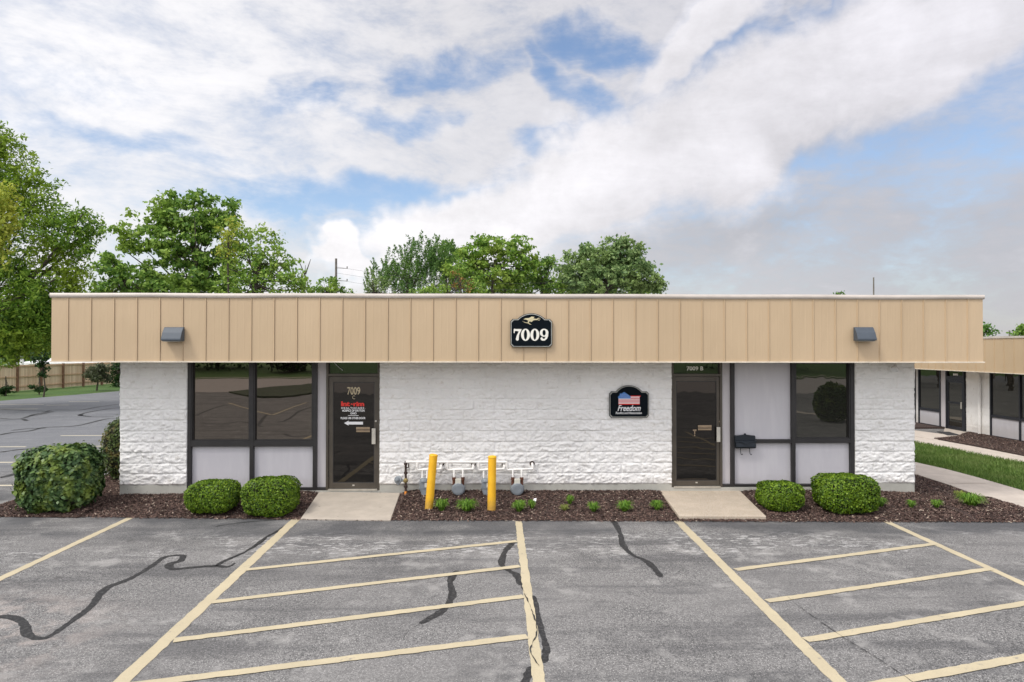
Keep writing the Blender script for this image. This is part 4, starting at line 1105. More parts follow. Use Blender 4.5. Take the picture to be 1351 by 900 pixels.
# leaning whole shoots on top of the boxwoods are left natural by the fuzz
def clump(pts, label, w, h, mat='clumpgrass', n=230):
    p = onZ(pts[0], pts[1], -.15); z = bed_at(p.x, p.y); p = onZ(pts[0], pts[1], z); r = w/2/72*.88; hh = h/74
    root_r = r*.30
    a = rng.random(n)*6.283; rr = root_r*np.sqrt(rng.random(n)); C = np.stack([p.x+np.cos(a)*rr, p.y+np.sin(a)*rr, np.full(n, z)], 1)
    a2 = a+rng.normal(size=n)*.7; out = r*(.3+.75*rng.random(n)); H = hh*(.5+.65*rng.random(n))
    dx = np.stack([np.cos(a2), np.sin(a2), 0*a2], 1); sd = np.stack([-np.sin(a2), np.cos(a2), 0*a2], 1); up = np.array([0, 0, 1.])
    b1 = C+dx*(out*.35)[:, None]+up*(H*.75)[:, None]; b2 = C+dx*(out*.75)[:, None]+up*(H)[:, None]; b3 = C+dx*(out*1.05)[:, None]+up*(H*.72)[:, None]; w_ = .0045
    V = np.concatenate([np.stack([C-sd*w_, C+sd*w_, b1+sd*w_, b1-sd*w_], 1), np.stack([b1-sd*w_, b1+sd*w_, b2+sd*w_, b2-sd*w_], 1), np.stack([b2-sd*w_, b2+sd*w_, b3+sd*w_*.2, b3-sd*w_*.2], 1)], 1).reshape(-1, 3)
    o = fastmesh('grass_tuft', V, 4, M[mat]); o.data.transform(Matrix.Translation(-Vector((p.x, p.y, z)))); o.location = (p.x, p.y, z)
    tag(o, label, 'ornamental grass', 'grass tufts in the mulch bed')
clump((582.5, 673.5), 'small round green tuft just right of the leaning yellow bollard', 22, 13)
clump((616, 674), 'wide green tuft between the two yellow bollards', 31, 13, n=330)
clump((685, 675), 'green tuft in front of the gas meter right of the bollards', 22, 13)
clump((702, 671), 'tiny green tuft touching the tuft beside a scrap of white litter', 13, 10, n=130)
clump((752, 665), 'small green tuft set back near the wall in the middle of the bed', 14, 10, n=130)
clump((745, 674), 'yellowed dry tuft in the middle of the bed', 15, 7, 'clumpdry', 120)
clump((783, 675), 'small green tuft between the yellowed tuft and the larger tuft', 18, 11, n=170)
clump((824, 674.5), 'larger green tuft, second to the left of the right entry slab', 25, 12)
clump((867, 673), 'green tuft hard against the left side of the right entry slab', 20, 11)
clump((1162, 668), 'low green tuft at the foot of the largest boxwood', 20, 10, n=170)
clump((1202, 670), 'small round tuft in front of the right corner pier', 14, 9, n=150)
clump((1235.5, 669.5), 'small tuft in open mulch to the right of the corner pier', 18, 9, n=170)
clump((1266, 657), 'thin pale tuft beside the near sidewalk', 18, 9, 'clumpdry', 150)
clump((1281, 667), 'widest sprawling tuft at the right end of the mulch bed', 38, 14, n=420)
lt = onZ(703, 663.5, -.1); MB().prism([(lt.x, lt.y, -.10), (lt.x+.05, lt.y-.01, -.09), (lt.x+.06, lt.y+.03, -.05), (lt.x+.01, lt.y+.04, -.06)], (.008, -.01, .03)).build('paper_scrap', M['white'])
tag(bpy.data.objects['paper_scrap'], 'scrap of white paper litter on the mulch', 'litter')

# ------------------------------------------------------------------ the wing on the right
def zon(px, py, X): return onX(px, py, X).z
zrb = zon(1351, 585, WX); WF = WX-.8
zfb = zon(1340, 493, WF); zft = zon(1340, 443.3, WF)
W_ = empty('wing_building', (WX, 4, GZ), 'white block wing with tan fascia seen past the right end of the main building', 'building')
def wy(px, X=WX, py=560): return onX(px, py, X).y
yN, yS = 20.0, -1.0
dy0, dy1 = wy(1274.5), wy(1250)     # door, near and far side
wn0, wn1 = wy(1351+40), wy(1309)    # near window group
ws0, ws1 = wy(1245.5), wy(1214)     # far window group
zpl2 = GZ+.05
def wblock(y0, y1):
    split_face('wall', y0, y1, zpl2, zfb+.1, (WX, 0, 0), (0, 1, 0), (-1, 0, 0), W_, res=.03, seed=int(y0*3)+40, amp=.016)
z_pl_save = z_pl
wblock(wn1, dy0-.02); wblock(yS, wn0); wblock(wy(1200), yN)
MB().box(WX+.01, WX+.25, yS, yN, GZ-.1, zft-.1).build('wall', M['block'], W_)
MB().box(WX+.25, WX+9, yS+.02, yN-.02, GZ-.1, zfb).build('wall', M['block'], W_)
def sto(y0, y1, npan, sill, lbl=None):
    mb = MB(); t = .06; 
    for k in range(npan+1):
        y = y0+(y1-y0)*k/npan; mb.box(WX-.06, WX+.009, y-t/2, y+t/2, GZ+.03, zfb+.05)
    mb.box(WX-.055, WX+.008, y0+t/2, y1-t/2, sill-.04, sill+.03); mb.box(WX-.055, WX+.008, y0+t/2, y1-t/2, zfb-.03, zfb+.05); mb.box(WX-.055, WX+.008, y0+t/2, y1-t/2, GZ+.03, GZ+.08)
    f_ = mb.build('mullion', M['darkbr'], W_)
    for k in range(npan):
        a = y0+(y1-y0)*k/npan+t/2+.001; b = y0+(y1-y0)*(k+1)/npan-t/2-.001
        wf = MB(); wf.box(WX-.030, WX-.012, a, b, sill+.031, sill+.05); wf.box(WX-.030, WX-.012, a, b, zfb-.05, zfb-.031); wf.box(WX-.030, WX-.012, a, a+.02, sill+.05, zfb-.05); wf.box(WX-.030, WX-.012, b-.02, b, sill+.05, zfb-.05); wi = wf.build('window', M['darkbr'], W_)
        MB().box(WX-.022, WX-.014, a, b, sill+.051, zfb-.051).build('pane', M['glass2'], wi)
        MB().box(WX-.024, WX-.010, a, b, GZ+.081, sill-.041).build('infill_panel', M['panel'], W_)
sill2 = zon(1330, 551.5, WX)
sto(wn0, wn1, 2, sill2); sto(ws0+.15, ws1, 1, zon(1230, 541, WX))
MB().box(WX-.03, WX+.008, dy1+.01, ws0+.12, GZ+.08, zfb+.05).build('infill_panel', M['panel2'], W_)
sto(ws1+.3, ws1+2.3, 1, GZ+.3)
ztr2 = zon(1262, 500.5, WX)
fr = MB(); fr.box(WX-.07, WX+.008, dy0, dy0+.06, GZ+.03, zfb+.05); fr.box(WX-.07, WX+.008, dy1-.06, dy1, GZ+.03, zfb+.05); fr.box(WX-.07, WX+.008, dy0+.06, dy1-.06, ztr2-.04, ztr2+.10)
fr.build('door_frame', M['darkbr'], W_)
dm = MB(); a, b = dy0+.064, dy1-.064
dm.box(WX-.05, WX-.01, a, a+.075, GZ+.05, ztr2-.045); dm.box(WX-.05, WX-.01, b-.075, b, GZ+.05, ztr2-.045); dm.box(WX-.05, WX-.01, a+.075, b-.075, GZ+.05, GZ+.16); dm.box(WX-.05, WX-.01, a+.075, b-.075, ztr2-.12, ztr2-.045)
zbar = zon(1262, 531.5, WX); dm.box(WX-.065, WX-.012, a+.075, b-.075, zbar-.03, zbar+.03)
wd = dm.build('door', M['darkbr'], W_)
MB().box(WX-.032, WX-.024, a+.075, b-.075, GZ+.16, ztr2-.12).build('glass', M['glass2'], wd)
MB().box(WX-.10, WX-.085, a+.01, a+.07, zbar-.18, zbar+.05).build('handle', M['steel'], wd)
MB().box(WX-.02, WX-.012, a, b, ztr2+.101, zfb+.04).build('transom', M['glassd'], W_)
MB().box(WX-.03, WX-.021, a+.3, b-.3, ztr2+.13, ztr2+.2).build('unit_plate', M['white2'], W_)
dy_ = wy(1295.5); MB().tube([(WX-.08, dy_, GZ+.05), (WX-.08, dy_, zfb-.25), (WX-.12, dy_, zfb-.1), (WX-.3, dy_, zfb+.02)], .05, 10).build('downspout', M['block'], W_)
f2 = MB()
def seam2(mb, h0, h1):
    k = 0; prof = [(yS-.8, 0)]; y = yS-.6
    while y < yN:
        prof += [(y-.014, 0), (y-.013, .014), (y, .015), (y+.002, -.012), (y+.012, -.012), (y+.014, 0)]; y += .4064
    prof.append((yN+.8, 0)); vs = []
    for (y, o_) in prof: vs += [(WF-o_, y, h0), (WF-o_, y, h1)]
    mb.add(vs, [(2*i, 2*i+2, 2*i+3, 2*i+1) for i in range(len(prof)-1)])
seam2(f2, zfb, zft-.04)
f2.box(WF+.02, WX+9.5, yS-.8, yN+.8, zfb+.03, zft-.06)
fw2 = f2.build('fascia', M['fascia'], W_)
MB().box(WF-.025, WF+.3, yS-.82, yN+.82, zft-.06, zft).build('coping', M['coping'], fw2)
MB().box(WF-.02, WF+.03, yS-.82, yN+.82, zfb-.014, zfb+.01).build('bottom_trim', M['trim'], fw2)
dmat = MB().prism([(*U(1236, 570), GZ+.042), (*U(1252, 570.5), GZ+.042), (*U(1268, 575), GZ+.042), (*U(1250, 575), GZ+.042)], (0, 0, .012)).build('door_mat', M['mat'])
tag(dmat, 'dark mat lying on the walk outside the wing door', 'door mat')

# ------------------------------------------------------------------ fence, shed, far yard on the left
fp = [onZ(a, b, -.30) for a, b in [(22, 516), (55, 513), (84, 511), (109, 509.3)]]
fa, fbv = Vector((fp[0].x, fp[0].y)), Vector((fp[-1].x, fp[-1].y)); fd = (fbv-fa).normalized(); spc = (fbv-fa).length/3
fr_ = empty('wooden_fence', (fa.x, fa.y, -.34), 'tall cedar privacy fence with dark posts and two rails behind the lot', 'fence')
ztf = 1.50
fn_ = Vector((-fd.y, fd.x)); fn_ = -fn_ if fn_.x < 0 else fn_      # toward the lot
for k in range(-9, 9):
    a = fa+fd*spc*k; b = fa+fd*spc*(k+1)
    q = MB()
    def bx(a_, b_, o0, o1, z0, z1):
        q.prism([(a_.x+fn_.x*o0, a_.y+fn_.y*o0, z0), (b_.x+fn_.x*o0, b_.y+fn_.y*o0, z0), (b_.x+fn_.x*o1, b_.y+fn_.y*o1, z0), (a_.x+fn_.x*o1, a_.y+fn_.y*o1, z0)], (0, 0, z1-z0))
    bx(a, b, -.02, 0, -.28, ztf); q.build('board_panel', M['fence'], fr_)
    q = MB(); 
    for zz_ in (-.05, .62, 1.36): bx(a+fd*.07, b-fd*.07, .003, .045, zz_, zz_+.09)
    q.build('rail', M['rail'], fr_)
    q = MB(); bx(a-fd*.06, a+fd*.06, .001, .12, -.34, ztf+.03); q.build('post', M['fpost'], fr_)
# white shed roof behind
sh = empty('shed', tuple(atd(70, 500, 62)), 'white low-roofed outbuilding showing above the cedar fence', 'outbuilding')
s0 = atd(20, 482, 60); s1 = atd(165, 482, 66); zt_s = atd(70, 475.5, 62).z
q = MB(); q.box(s0.x, s1.x+8, s0.y, s0.y+8, -.34, s0.z+.2); q.build('wall', M['white2'], sh)
q = MB(); q.prism([(s0.x-.5, s0.y-.5, s0.z+.1), (s0.x-.5, s0.y+8.5, s0.z+.1), (s0.x+2.2, s0.y+4, zt_s+.35)], (.3, 0, 0)); q.prism([(s0.x+1.0, s0.y-.5, s0.z+.12), (s1.x+8, s0.y-.5, s0.z+.12), (s1.x+8, s0.y+4, zt_s+.3), (s0.x+2.2, s0.y+4, zt_s+.3)], (0, 0, .12)); q.build('roof', M['white2'], sh)
p = atd(29, 484, 56); q = MB().tube([(p.x, p.y, -.34), (p.x, p.y, atd(29, 461, 56).z)], .13, 8); o = q.build('white_mast', M['white2']); tag(o, 'plain white mast rising behind the cedar fence', 'mast')

# ------------------------------------------------------------------ trees
TD = 2.5
def tree(name, label, cat, trunk_px, blobs, dep, leaf, mat, n_per_m2=26, clr=.55, trunk_r=.22, group=None, crown='crown', asp=.6, seed=1, limbs=10, droop=0.0, spiky=False, ground=-.34, dens=1.0, lean=0):
    r = np.random.default_rng(seed)
    base = atd(trunk_px, 459, dep); base = Vector((base.x, base.y, ground))
    root = empty(name, base, label, cat, group)
    Cs = []; Bc = []
    for bl_ in blobs:
        px, py, rxp, ryp = bl_[:4]; dd = dep+(bl_[4] if len(bl_) > 4 else 0)
        c = np.array(atd(px, py, dd)); rx = rxp*dd/900; rz = ryp*dd/900; ry = rx*.9
        ncl = int(max(4, TD*dens*(rx*rz*np.pi)/(clr*clr)))
        D = rand_dirs(ncl, r); rad = (.30+.72*r.random(ncl)**.5)*(1+.14*r.normal(size=ncl))
        Q = c+D*rad[:, None]*np.array([rx, ry, rz]); Cs.append(Q); Bc.append((c, rx, rz))
    Cs = np.concatenate(Cs)
    nl = int(n_per_m2*clr*clr*4*dens)
    out = []
    for c in Cs:
        s = clr*(.35+.75*r.random()); k = int(nl*(s/clr)**2)
        if spiky:
            ax = np.array([r.normal()*.35, r.normal()*.35, 1.0]); u_ = r.random(k)*s*2.4
            P_ = c+ax*u_[:, None]*.8+r.normal(size=(k, 3))*s*.18*(1.2-u_/(s*2.4))[:, None]
        else:
            P_ = c+r.normal(size=(k, 3))*s*np.array([.44, .44, .25]); P_[:, 2] -= droop*np.abs(r.normal(size=k))*s
        out.append(P_)
    C = np.concatenate(out)
    V = leaf_quads(C, leaf, None, asp=asp, r=r)
    fastmesh(crown, V, 4, M[mat], root)
    # trunk and limbs
    tm_ = MB(); zs_c = min(c[2]-rz*.6 for c, rx, rz in Bc); fork = max(ground+1.2, zs_c)
    top = np.mean([c for c, _, _ in Bc], 0)
    fk = Vector((base.x+lean*.3, base.y, fork))
    tm_.tube([base, base.lerp(fk, .5)+Vector((.08, 0, 0)), fk, Vector((float(top[0])*.5+fk.x*.5, float(top[1])*.5+fk.y*.5, float(top[2])))], [trunk_r*1.25, trunk_r, trunk_r*.85, trunk_r*.35], 9)
    order = r.permutation(len(Cs))[:limbs*3]
    for i, k in enumerate(order):
        e = Vector(Cs[k]); st = fk.lerp(Vector((float(top[0])*.5+fk.x*.5, float(top[1])*.5+fk.y*.5, float(top[2]))), r.random()*.9)
        mid = st.lerp(e, .5)+Vector((0, 0, -.10*(e-st).length+.3*r.random()))
        rr = trunk_r*(.42 if i < limbs else .2)
        tm_.tube([st, mid, e], [rr, rr*.6, rr*.18], 6, False)
    tm_.build('trunk', M['bark'], root)
    return root
G1 = 'trees behind the building'
# near big tree at the left edge
tree('honeylocust_tree', 'large feathery bright green tree at the left edge in front of the fence line', 'tree', -70,
     [(-60, 250, 95, 85), (20, 300, 60, 60), (-30, 400, 100, 75), (60, 370, 55, 45), (100, 310, 34, 30), (80, 300, 32, 34), (40, 250, 36, 32), (10, 210, 30, 42), (4, 178, 14, 18), (-30, 190, 34, 34), (35, 425, 46, 42), (8, 460, 26, 20), (100, 360, 20, 40), (110, 292, 24, 22), (-120, 330, 80, 90), (75, 420, 22, 36), (20, 440, 50, 30), (50, 395, 50, 30)],
     31, .21, 'bigtree', 42, .42, .30, G1, seed=3, droop=.5, asp=.36, limbs=16, dens=1.1)
tree('yellow_tree', 'small yellow-green tree in front of the large left tree', 'tree', -15, [(-2, 262, 22, 20), (2, 300, 22, 22), (-12, 330, 24, 26), (-10, 290, 26, 40)], 27, .15, 'yellowtree', 70, .35, .10, G1, seed=31)
tree('hanging_sapling', 'slender dark green sapling in front of the cedar fence', 'tree', 58, [(58, 480, 7, 10), (57, 492, 6, 7), (54, 470, 10, 10)], 41, .15, 'darkshrub', 110, .28, .04, G1, seed=5, ground=-.3)
tree('maple_tree', 'tall open-crowned maple rising above the left part of the fascia', 'tree', 262,
     [(235, 285, 36, 26), (275, 285, 34, 28), (190, 305, 36, 22), (230, 320, 45, 30), (285, 320, 34, 34), (210, 275, 22, 14), (262, 262, 12, 12), (300, 285, 20, 22), (175, 325, 20, 12), (240, 360, 50, 26), (290, 360, 32, 30), (250, 385, 60, 24)],
     47, .30, 'maple', 26, .60, .26, G1, seed=8, limbs=14, dens=1.0)
tree('maple_tree', 'lower dark green maple left of the tall open-crowned maple', 'tree', 165, [(150, 350, 20, 14), (175, 370, 40, 26), (150, 385, 34, 18), (210, 378, 30, 24), (137, 342, 10, 8)], 45, .28, 'maple', 30, .55, .2, G1, seed=9)
tree('walnut_tree', 'yellow-green tapering tree right of the tall open-crowned maple', 'tree', 335,
     [(315, 320, 22, 22), (345, 325, 24, 22), (330, 350, 40, 30), (372, 350, 22, 24), (355, 375, 50, 25), (310, 300, 14, 12), (392, 368, 12, 22), (320, 372, 30, 20)], 42, .22, 'lightgreen', 34, .48, .17, G1, seed=12, limbs=14, dens=.85)
tree('yellow_tree', 'pale yellow tuft of a tree between the maple and the tapering tree', 'tree', 300, [(298, 315, 16, 18), (306, 298, 10, 10), (300, 335, 12, 16)], 41, .17, 'yellowtree', 34, .4, .06, G1, seed=13, dens=.8)
tree('bare_top_tree', 'half-bare thin tree left of the utility pole', 'tree', 401, [(402, 378, 12, 14), (398, 388, 14, 12)], 44, .17, 'maple', 30, .4, .07, G1, seed=14, limbs=9, dens=.7)
tw = MB()
for (a, b) in [((401, 388), (403, 350)), ((403, 365), (394, 343)), ((403, 362), (410, 342)), ((402, 372), (396, 358))]:
    tw.tube([atd(*a, 44), atd(*b, 44)], [.05, .015], 5)
twn = tw.build('branch', M['bark'], bpy.data.objects[[o.name for o in bpy.data.objects if o.name.startswith('bare_top_tree')][0]])
tree('maple_tree', 'small round green tree beside the utility pole', 'tree', 430, [(430, 376, 14, 12), (445, 384, 16, 8), (416, 384, 10, 8)], 60, .26, 'maple', 30, .6, .12, G1, seed=15)
tree('pine_tree', 'dark upswept conifer at the left of the middle tree group', 'tree', 535, [(535, 362, 32, 24), (560, 350, 30, 26), (510, 372, 26, 18), (580, 345, 20, 28), (548, 385, 60, 18)], 52, .20, 'conifer', 34, .62, .2, G1, seed=16, spiky=True, asp=.3, dens=1.5)
tree('pine_tree', 'low pale conifer at the far left of the middle tree group', 'tree', 492, [(494, 372, 14, 12), (505, 385, 20, 12), (488, 385, 10, 12)], 50, .2, 'palegreen', 34, .5, .12, G1, seed=17, spiky=True, asp=.35)
tree('poplar_tree', 'upright bright green tree just behind the dark conifer', 'tree', 588, [(590, 328, 10, 16), (598, 345, 16, 20), (585, 350, 12, 18)], 55, .25, 'maple', 34, .55, .14, G1, seed=18)
tree('locust_tree', 'airy light green tree above the middle of the fascia', 'tree', 650, [(632, 325, 16, 14), (660, 322, 22, 14), (688, 328, 18, 16), (645, 342, 22, 20), (680, 350, 24, 20), (655, 370, 34, 20), (625, 352, 16, 18), (612, 345, 14, 14), (700, 350, 14, 16)], 50, .27, 'lightgreen', 32, .52, .18, G1, seed=19, limbs=14, dens=1.0)
tree('rust_shrub', 'rust and yellow leaved small tree in the middle tree group', 'tree', 608, [(604, 368, 10, 14), (615, 375, 12, 12), (598, 358, 7, 8)], 46, .17, 'orange', 26, .4, .06, G1, seed=20, dens=.6)
tree('light_tree', 'bright green bushy tree low behind the rust-leaved tree', 'tree', 590, [(575, 382, 22, 10), (600, 355, 16, 14), (620, 380, 18, 14), (560, 388, 16, 8)], 47, .2, 'lightgreen', 42, .45, .1, G1, seed=21)
tree('elm_tree', 'mid green rounded tree between the airy tree and the widest tree', 'tree', 715, [(715, 352, 20, 16), (730, 368, 26, 20), (700, 378, 28, 16), (722, 342, 8, 8), (745, 382, 26, 12)], 51, .22, 'maple', 38, .55, .14, G1, seed=22)
tree('linden_tree', 'widest pale green tree at the right of the middle tree group', 'tree', 800, [(790, 345, 34, 24), (815, 335, 26, 20), (765, 360, 28, 26), (830, 355, 28, 24), (800, 372, 52, 20), (820, 320, 12, 8), (850, 372, 24, 16), (758, 340, 12, 10), (868, 378, 12, 9), (842, 328, 8, 7), (775, 330, 9, 8)], 48, .25, 'palegreen', 40, .5, .2, G1, seed=23, limbs=14, dens=1.2)
tree('hazel_tree', 'low leafy green tree filling in beneath the airy light green tree', 'tree', 668, [(640, 378, 30, 14), (680, 376, 30, 14), (700, 366, 16, 14), (620, 366, 14, 12)], 55, .27, 'maple', 34, .55, .1, G1, seed=41)
tree('hazel_tree', 'low leafy green tree beneath the left side of the widest pale tree', 'tree', 765, [(760, 380, 30, 12), (742, 370, 16, 12), (830, 384, 40, 9), (790, 376, 30, 14)], 54, .27, 'lightgreen', 34, .55, .1, G1, seed=42)
tree('ash_tree', 'light green tree filling the dip between the dark conifer and the airy tree', 'tree', 612, [(608, 345, 16, 18), (622, 362, 18, 18), (596, 372, 20, 14)], 57, .27, 'lightgreen', 34, .55, .1, G1, seed=43)
tree('spruce_tree', 'tip of a dark tree just showing over the right part of the fascia', 'tree', 1108, [(1108, 388, 7, 5)], 60, .24, 'conifer', 40, .5, .15, G1, seed=24)
tree('oak_tree', 'dark tree peeping between the fascia end and the wing roof', 'tree', 1296, [(1292, 440, 14, 10), (1300, 437, 7, 5), (1285, 448, 16, 10)], 62, .28, 'conifer', 40, .6, .2, G1, seed=25)
tree('oak_tree', 'green tree beyond the wing roof at the right edge', 'tree', 1362, [(1352, 438, 14, 8), (1368, 434, 16, 14), (1345, 434, 8, 4)], 70, .3, 'maple', 40, .7, .2, G1, seed=26)
# filler greenery far behind on the left
tree('far_tree', 'dense dark tree mass beyond the white outbuilding', 'tree', 20, [(10, 440, 60, 34), (70, 440, 46, 30), (110, 455, 40, 26), (150, 470, 30, 14), (-70, 440, 60, 40)], 75, .42, 'maple', 20, .95, .3, G1, seed=27, dens=1.3)
tree('evergreen_tree', 'dark evergreen at the end of the fence beside the building corner', 'tree', 158, [(157, 490, 13, 12), (155, 502, 12, 10), (160, 480, 8, 8)], 53, .2, 'darkshrub', 50, .5, .1, G1, seed=28, ground=-.3)
tree('dusty_shrub', 'round dusty grey-green bush in front of the cedar fence', 'bush', 128, [(126, 490, 14, 9), (138, 490, 10, 10), (130, 498, 14, 9)], 48, .16, 'greyshrub', 130, .4, .05, None, seed=29, ground=-.3, limbs=14)
tree('low_shrub', 'low dark bush on the grass at the left edge', 'bush', 8, [(8, 515, 9, 5), (4, 518, 8, 4)], 43, .15, 'darkshrub', 150, .22, .03, 'low bushes along the cedar fence', seed=30, ground=-.3, limbs=3)
tree('low_shrub', 'low dark bush under the slender sapling by the fence', 'bush', 52, [(50, 512, 10, 4), (54, 514, 8, 3)], 44, .15, 'darkshrub', 150, .22, .03, 'low bushes along the cedar fence', seed=32, ground=-.3, limbs=3)
# trees across the street, mirrored in the glass
for i, (x, y, s_) in enumerate([(-38, -66, 5), (-27, -70, 6), (-16, -63, 2.2), (22, -68, 5), (38, -72, 6), (52, -60, 4)]):
    r_ = np.random.default_rng(60+i); C = np.array([x, y, .5+s_*.75])+r_.normal(size=(5000, 3))*np.array([s_*.42, s_*.42, s_*.34]); C[:, 2] = np.maximum(C[:, 2], .3)
    rt_ = empty('street_tree', (x, y, 0), ['dark tree at the far left across the street', 'tall dark tree across the street', 'round bush on the slope across the street', 'broad tree across the street to the right', 'tall tree across the street far right', 'small tree across the street at the far right end'][i], 'tree', 'trees across the street')
    fastmesh('crown', leaf_quads(C, .55), 4, M['darkshrub'], rt_)
    MB().tube([(x, y, -.3), (x, y, s_*.8)], .25, 8).build('trunk', M['bark'], rt_)

bp_ = mir(1100, 556); rt_ = empty('street_shrub', (bp_[0], bp_[1], GZ), 'round bush in the lot opposite the right-hand window', 'shrub')
C = np.array([bp_[0], bp_[1], GZ+.75])+rand_dirs(5000)*(rng.random(5000)**.3)[:, None]*np.array([.75, .75, .8])
fastmesh('foliage', leaf_quads(C, .12), 4, M['bigbush'], rt_)
MB().tube([(bp_[0], bp_[1], GZ-.01), (bp_[0], bp_[1], GZ+.7)], .06, 6).build('trunk', M['bark'], rt_)
struct(ribbon('kerb', RP, .9, GZ+.12, M['walk'], None)); struct(ribbon('kerb', [mir(1040, 541), mir(1080, 548), mir(1130, 556)], .5, GZ+.01, M['walk'], None))
# ------------------------------------------------------------------ utility poles
def pole(px, top, dep, label, arms=True, r=.13, trans=False):
    p = atd(px, 459, dep); zt_ = atd(px, top, dep).z
    root = empty('utility_pole', (p.x, p.y, -.34), label, 'utility pole', 'utility poles')
    MB().tube([(p.x, p.y, -.34), (p.x, p.y, zt_)], [r*1.2, r*.8], 8).build('pole', M['pole'], root)
    if arms:
        q = MB()
        for zz_ in (.9, 2.1): q.tube([(p.x, p.y, zt_-zz_), (p.x+1.1, p.y, zt_-zz_-.05)], .025, 5); q.tube([(p.x+1.05, p.y, zt_-zz_-.05), (p.x+1.05, p.y, zt_-zz_+.15)], .05, 6)
        q.build('crossarm', M['pole'], root)
    if trans:
        q = MB()
        q.tube([(p.x+.9, p.y, zt_-3.4), (p.x-1.2, p.y, zt_-3.9)], .06, 6); q.tube([(p.x+.9, p.y, zt_-3.6), (p.x+1.2, p.y, zt_-3.0)], .12, 6); q.tube([(p.x+.3, p.y, zt_-4.9), (p.x+.3, p.y, zt_-4.2)], .28, 8)
        q.build('transformer', M['wire'], root)
    return Vector((p.x, p.y, zt_))
pa = pole(443, 341, 65, 'wooden utility pole with short side arms left of the middle trees')
pb = pole(1153, 366, 85, 'distant utility pole with hardware above the right part of the fascia', False, .10, True)
pole(1332, 436, 90, 'tiny distant pole above the wing roof', False, .12)
for k, (ya, yb) in enumerate([(364, 350), (372, 366), (381, 374)]):
    a = atd(443, ya-12, 45); b = atd(760, ya+8, 45); q = []
    for i in range(17):
        t = i/16; q.append(a.lerp(b, t)+Vector((0, 0, -.5*math.sin(math.pi*t))))
    o = MB().tube(q, .006, 4).build('power_line', M['wire']); tag(o, 'thin power line crossing in front of the middle trees', 'power line', 'power lines before the middle trees')

# ------------------------------------------------------------------ light and sky
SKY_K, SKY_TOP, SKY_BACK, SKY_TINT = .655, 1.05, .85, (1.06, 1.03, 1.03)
SUN_EL, SUN_AZ = 53.0, -127.0           # azimuth from +Y (view direction), negative = left
sd = bpy.data.lights.new('sun', 'SUN'); so = bpy.data.objects.new('sun', sd); COL.objects.link(so)
sd.energy = 1.5; sd.angle = R(14); sd.color = (1.0, .96, .90)
az = R(SUN_AZ); el = R(SUN_EL)
sdir = Vector((math.sin(az)*math.cos(el), math.cos(az)*math.cos(el), math.sin(el)))
so.rotation_euler = (-sdir).to_track_quat('-Z', 'Y').to_euler()
w = bpy.data.worlds.new('World'); sc.world = w; w.use_nodes = True
t = NT(w.node_tree); bg = w.node_tree.nodes['Background']; ST = .12; bg.inputs['Strength'].default_value = ST
sky = t.n('ShaderNodeTexSky', sky_type='NISHITA'); sky.sun_disc = False; sky.sun_elevation = el; sky.sun_rotation = az
sky.air_density = 1.0; sky.dust_density = 1.0; sky.ozone_density = 1.5
tc = t.n('ShaderNodeTexCoord').outputs['Generated']
sep = t.n('ShaderNodeSeparateXYZ'); t.set(sep.inputs[0], tc)
X, Y, Z = (E(t, sep.outputs[i]) for i in range(3))
AZ = t.m('ARCTAN2', X, Y); EL = t.m('ARCSINE', Z)
def ae(px, py):
    d_ = ray(px, py).normalized(); return math.atan2(d_.x, d_.y), math.asin(d_.z)
wv = t.n('ShaderNodeTexNoise', ins={'Scale': 5.5, 'Detail': 4, 'Roughness': .62}); t.set(wv.inputs['Vector'], tc)
sepw = t.n('ShaderNodeSeparateXYZ'); t.set(sepw.inputs[0], wv.outputs['Color'])
A = t.m('MULTIPLY_ADD', E(t, sepw.outputs[0]), .26, AZ-.13)
Hh = t.m('MULTIPLY_ADD', E(t, sepw.outputs[1]), .15, EL-.075)
def blob(px, py, rxp, ryp, ang=0):
    """soft elliptical patch of sky at a compass bearing and height, 1 in the middle"""
    a0, e0 = ae(px, py); ca, sa = math.cos(R(ang)), math.sin(R(ang)); kx, ky = 900/rxp/1.25, 900/ryp/1.25
    u_ = t.m('MULTIPLY_ADD', A, ca*kx, t.m('MULTIPLY_ADD', Hh, sa*kx, -(a0*ca+e0*sa)*kx))
    v_ = t.m('MULTIPLY_ADD', A, -sa*ky, t.m('MULTIPLY_ADD', Hh, ca*ky, (a0*sa-e0*ca)*ky))
    return t.m('SUBTRACT', 1.0, t.m('MULTIPLY_ADD', u_, u_, v_*v_))
def patch(*a): return t.m('MAXIMUM', blob(*a[:5]), 0.0)
# thin high veil: noise stretched along the horizon
veil = t.noise(t.scl(tc, (1.5, 1.5, 4.2)), 3.4, 7, .68, .4)
fine = t.noise(t.scl(tc, (1, 1, 2.0)), 16, 4, .65)
holes = None
for hb in [(445, 265, 170, 30, 3, .95), (800, 52, 80, 26, -4, .95), (745, 105, 60, 26, -35, .85), (720, 200, 55, 22, 0, .8), (1095, 38, 60, 36, 30, .9), (985, 65, 40, 20, 30, .6),
           (413, 144, 50, 18, 10, .55), (535, 160, 70, 18, 5, .7), (600, 95, 90, 16, 3, .55), (170, 190, 140, 14, -5, .35), (90, 112, 80, 14, 0, .25),
           (1345, 110, 130, 80, 35, .60), (1180, 195, 200, 34, 12, .42), (500, 300, 150, 26, 0, .35)]:
    v = patch(*hb[:5])*hb[5]; holes = v if holes is None else t.m('MAXIMUM', holes, v)
cov = .76-holes*.80+(veil-.5)*1.35+(fine-.5)*.85
cov = t.sm(cov, -.05, .95)*.93
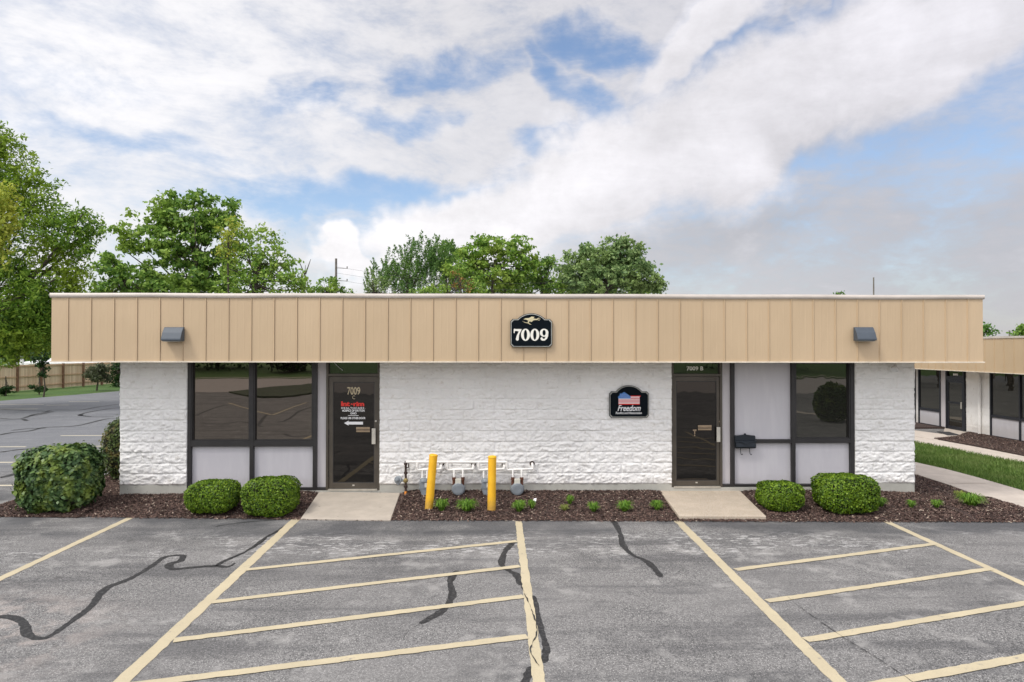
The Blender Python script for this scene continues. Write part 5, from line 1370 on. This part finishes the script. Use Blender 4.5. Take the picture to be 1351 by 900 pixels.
# thick cumulus bank rising to the right + a small puff
cum = None
for cb in [(590, 320, 130, 62, 18), (800, 225, 230, 82, 27), (1040, 130, 240, 80, 27), (1290, 5, 220, 70, 32), (440, 345, 36, 34, 20), (930, 50, 110, 36, 30)]:
    v = patch(*cb); cum = v if cum is None else t.m('MAXIMUM', cum, v)
cdet = t.noise(tc, 6.5, 7, .62, .15)
cumd = t.sm(cum+(cdet-.5)*1.0+(fine-.5)*.25, .04, .72)
cov = t.m('MAXIMUM', cov, cumd)
low = t.sm(EL, R(12), R(2)); cov = t.m('MAXIMUM', cov, low*.80)
# radiance of the cloud: thin and bright toward the sun's side, thick and grey low on the right
side = t.sm(AZ, -.55, .75)
lum = .93-side*.22+(veil-.5)*.42+(fine-.5)*.16
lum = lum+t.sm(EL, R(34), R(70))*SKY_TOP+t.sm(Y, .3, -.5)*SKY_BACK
lum = lum-.035+cumd*((cdet-.36)*.60+.10)
grey = patch(1300, 330, 480, 150, 0)*.13+patch(1020, 260, 260, 50, 27)*.07+patch(700, 350, 300, 40, 12)*.05-patch(40, 60, 380, 230, 0)*.20
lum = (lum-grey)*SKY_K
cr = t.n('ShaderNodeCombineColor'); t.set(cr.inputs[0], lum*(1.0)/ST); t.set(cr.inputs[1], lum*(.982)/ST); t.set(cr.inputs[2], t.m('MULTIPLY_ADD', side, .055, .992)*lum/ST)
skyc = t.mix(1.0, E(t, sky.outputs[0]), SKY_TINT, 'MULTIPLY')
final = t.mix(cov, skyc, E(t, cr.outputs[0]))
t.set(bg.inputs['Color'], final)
w.cycles.sampling_method = 'MANUAL'; w.cycles.sample_map_resolution = 512

sc.view_settings.view_transform = 'Standard'; sc.view_settings.look = 'None'; sc.view_settings.gamma = 1
sc.view_settings.use_curve_mapping = False; sc.view_settings.exposure = 0.5
sc.render.engine = 'CYCLES'
sc.cycles.max_bounces = 6; sc.cycles.diffuse_bounces = 3; sc.cycles.glossy_bounces = 3; sc.cycles.transmission_bounces = 2
sc.cycles.use_denoising = True
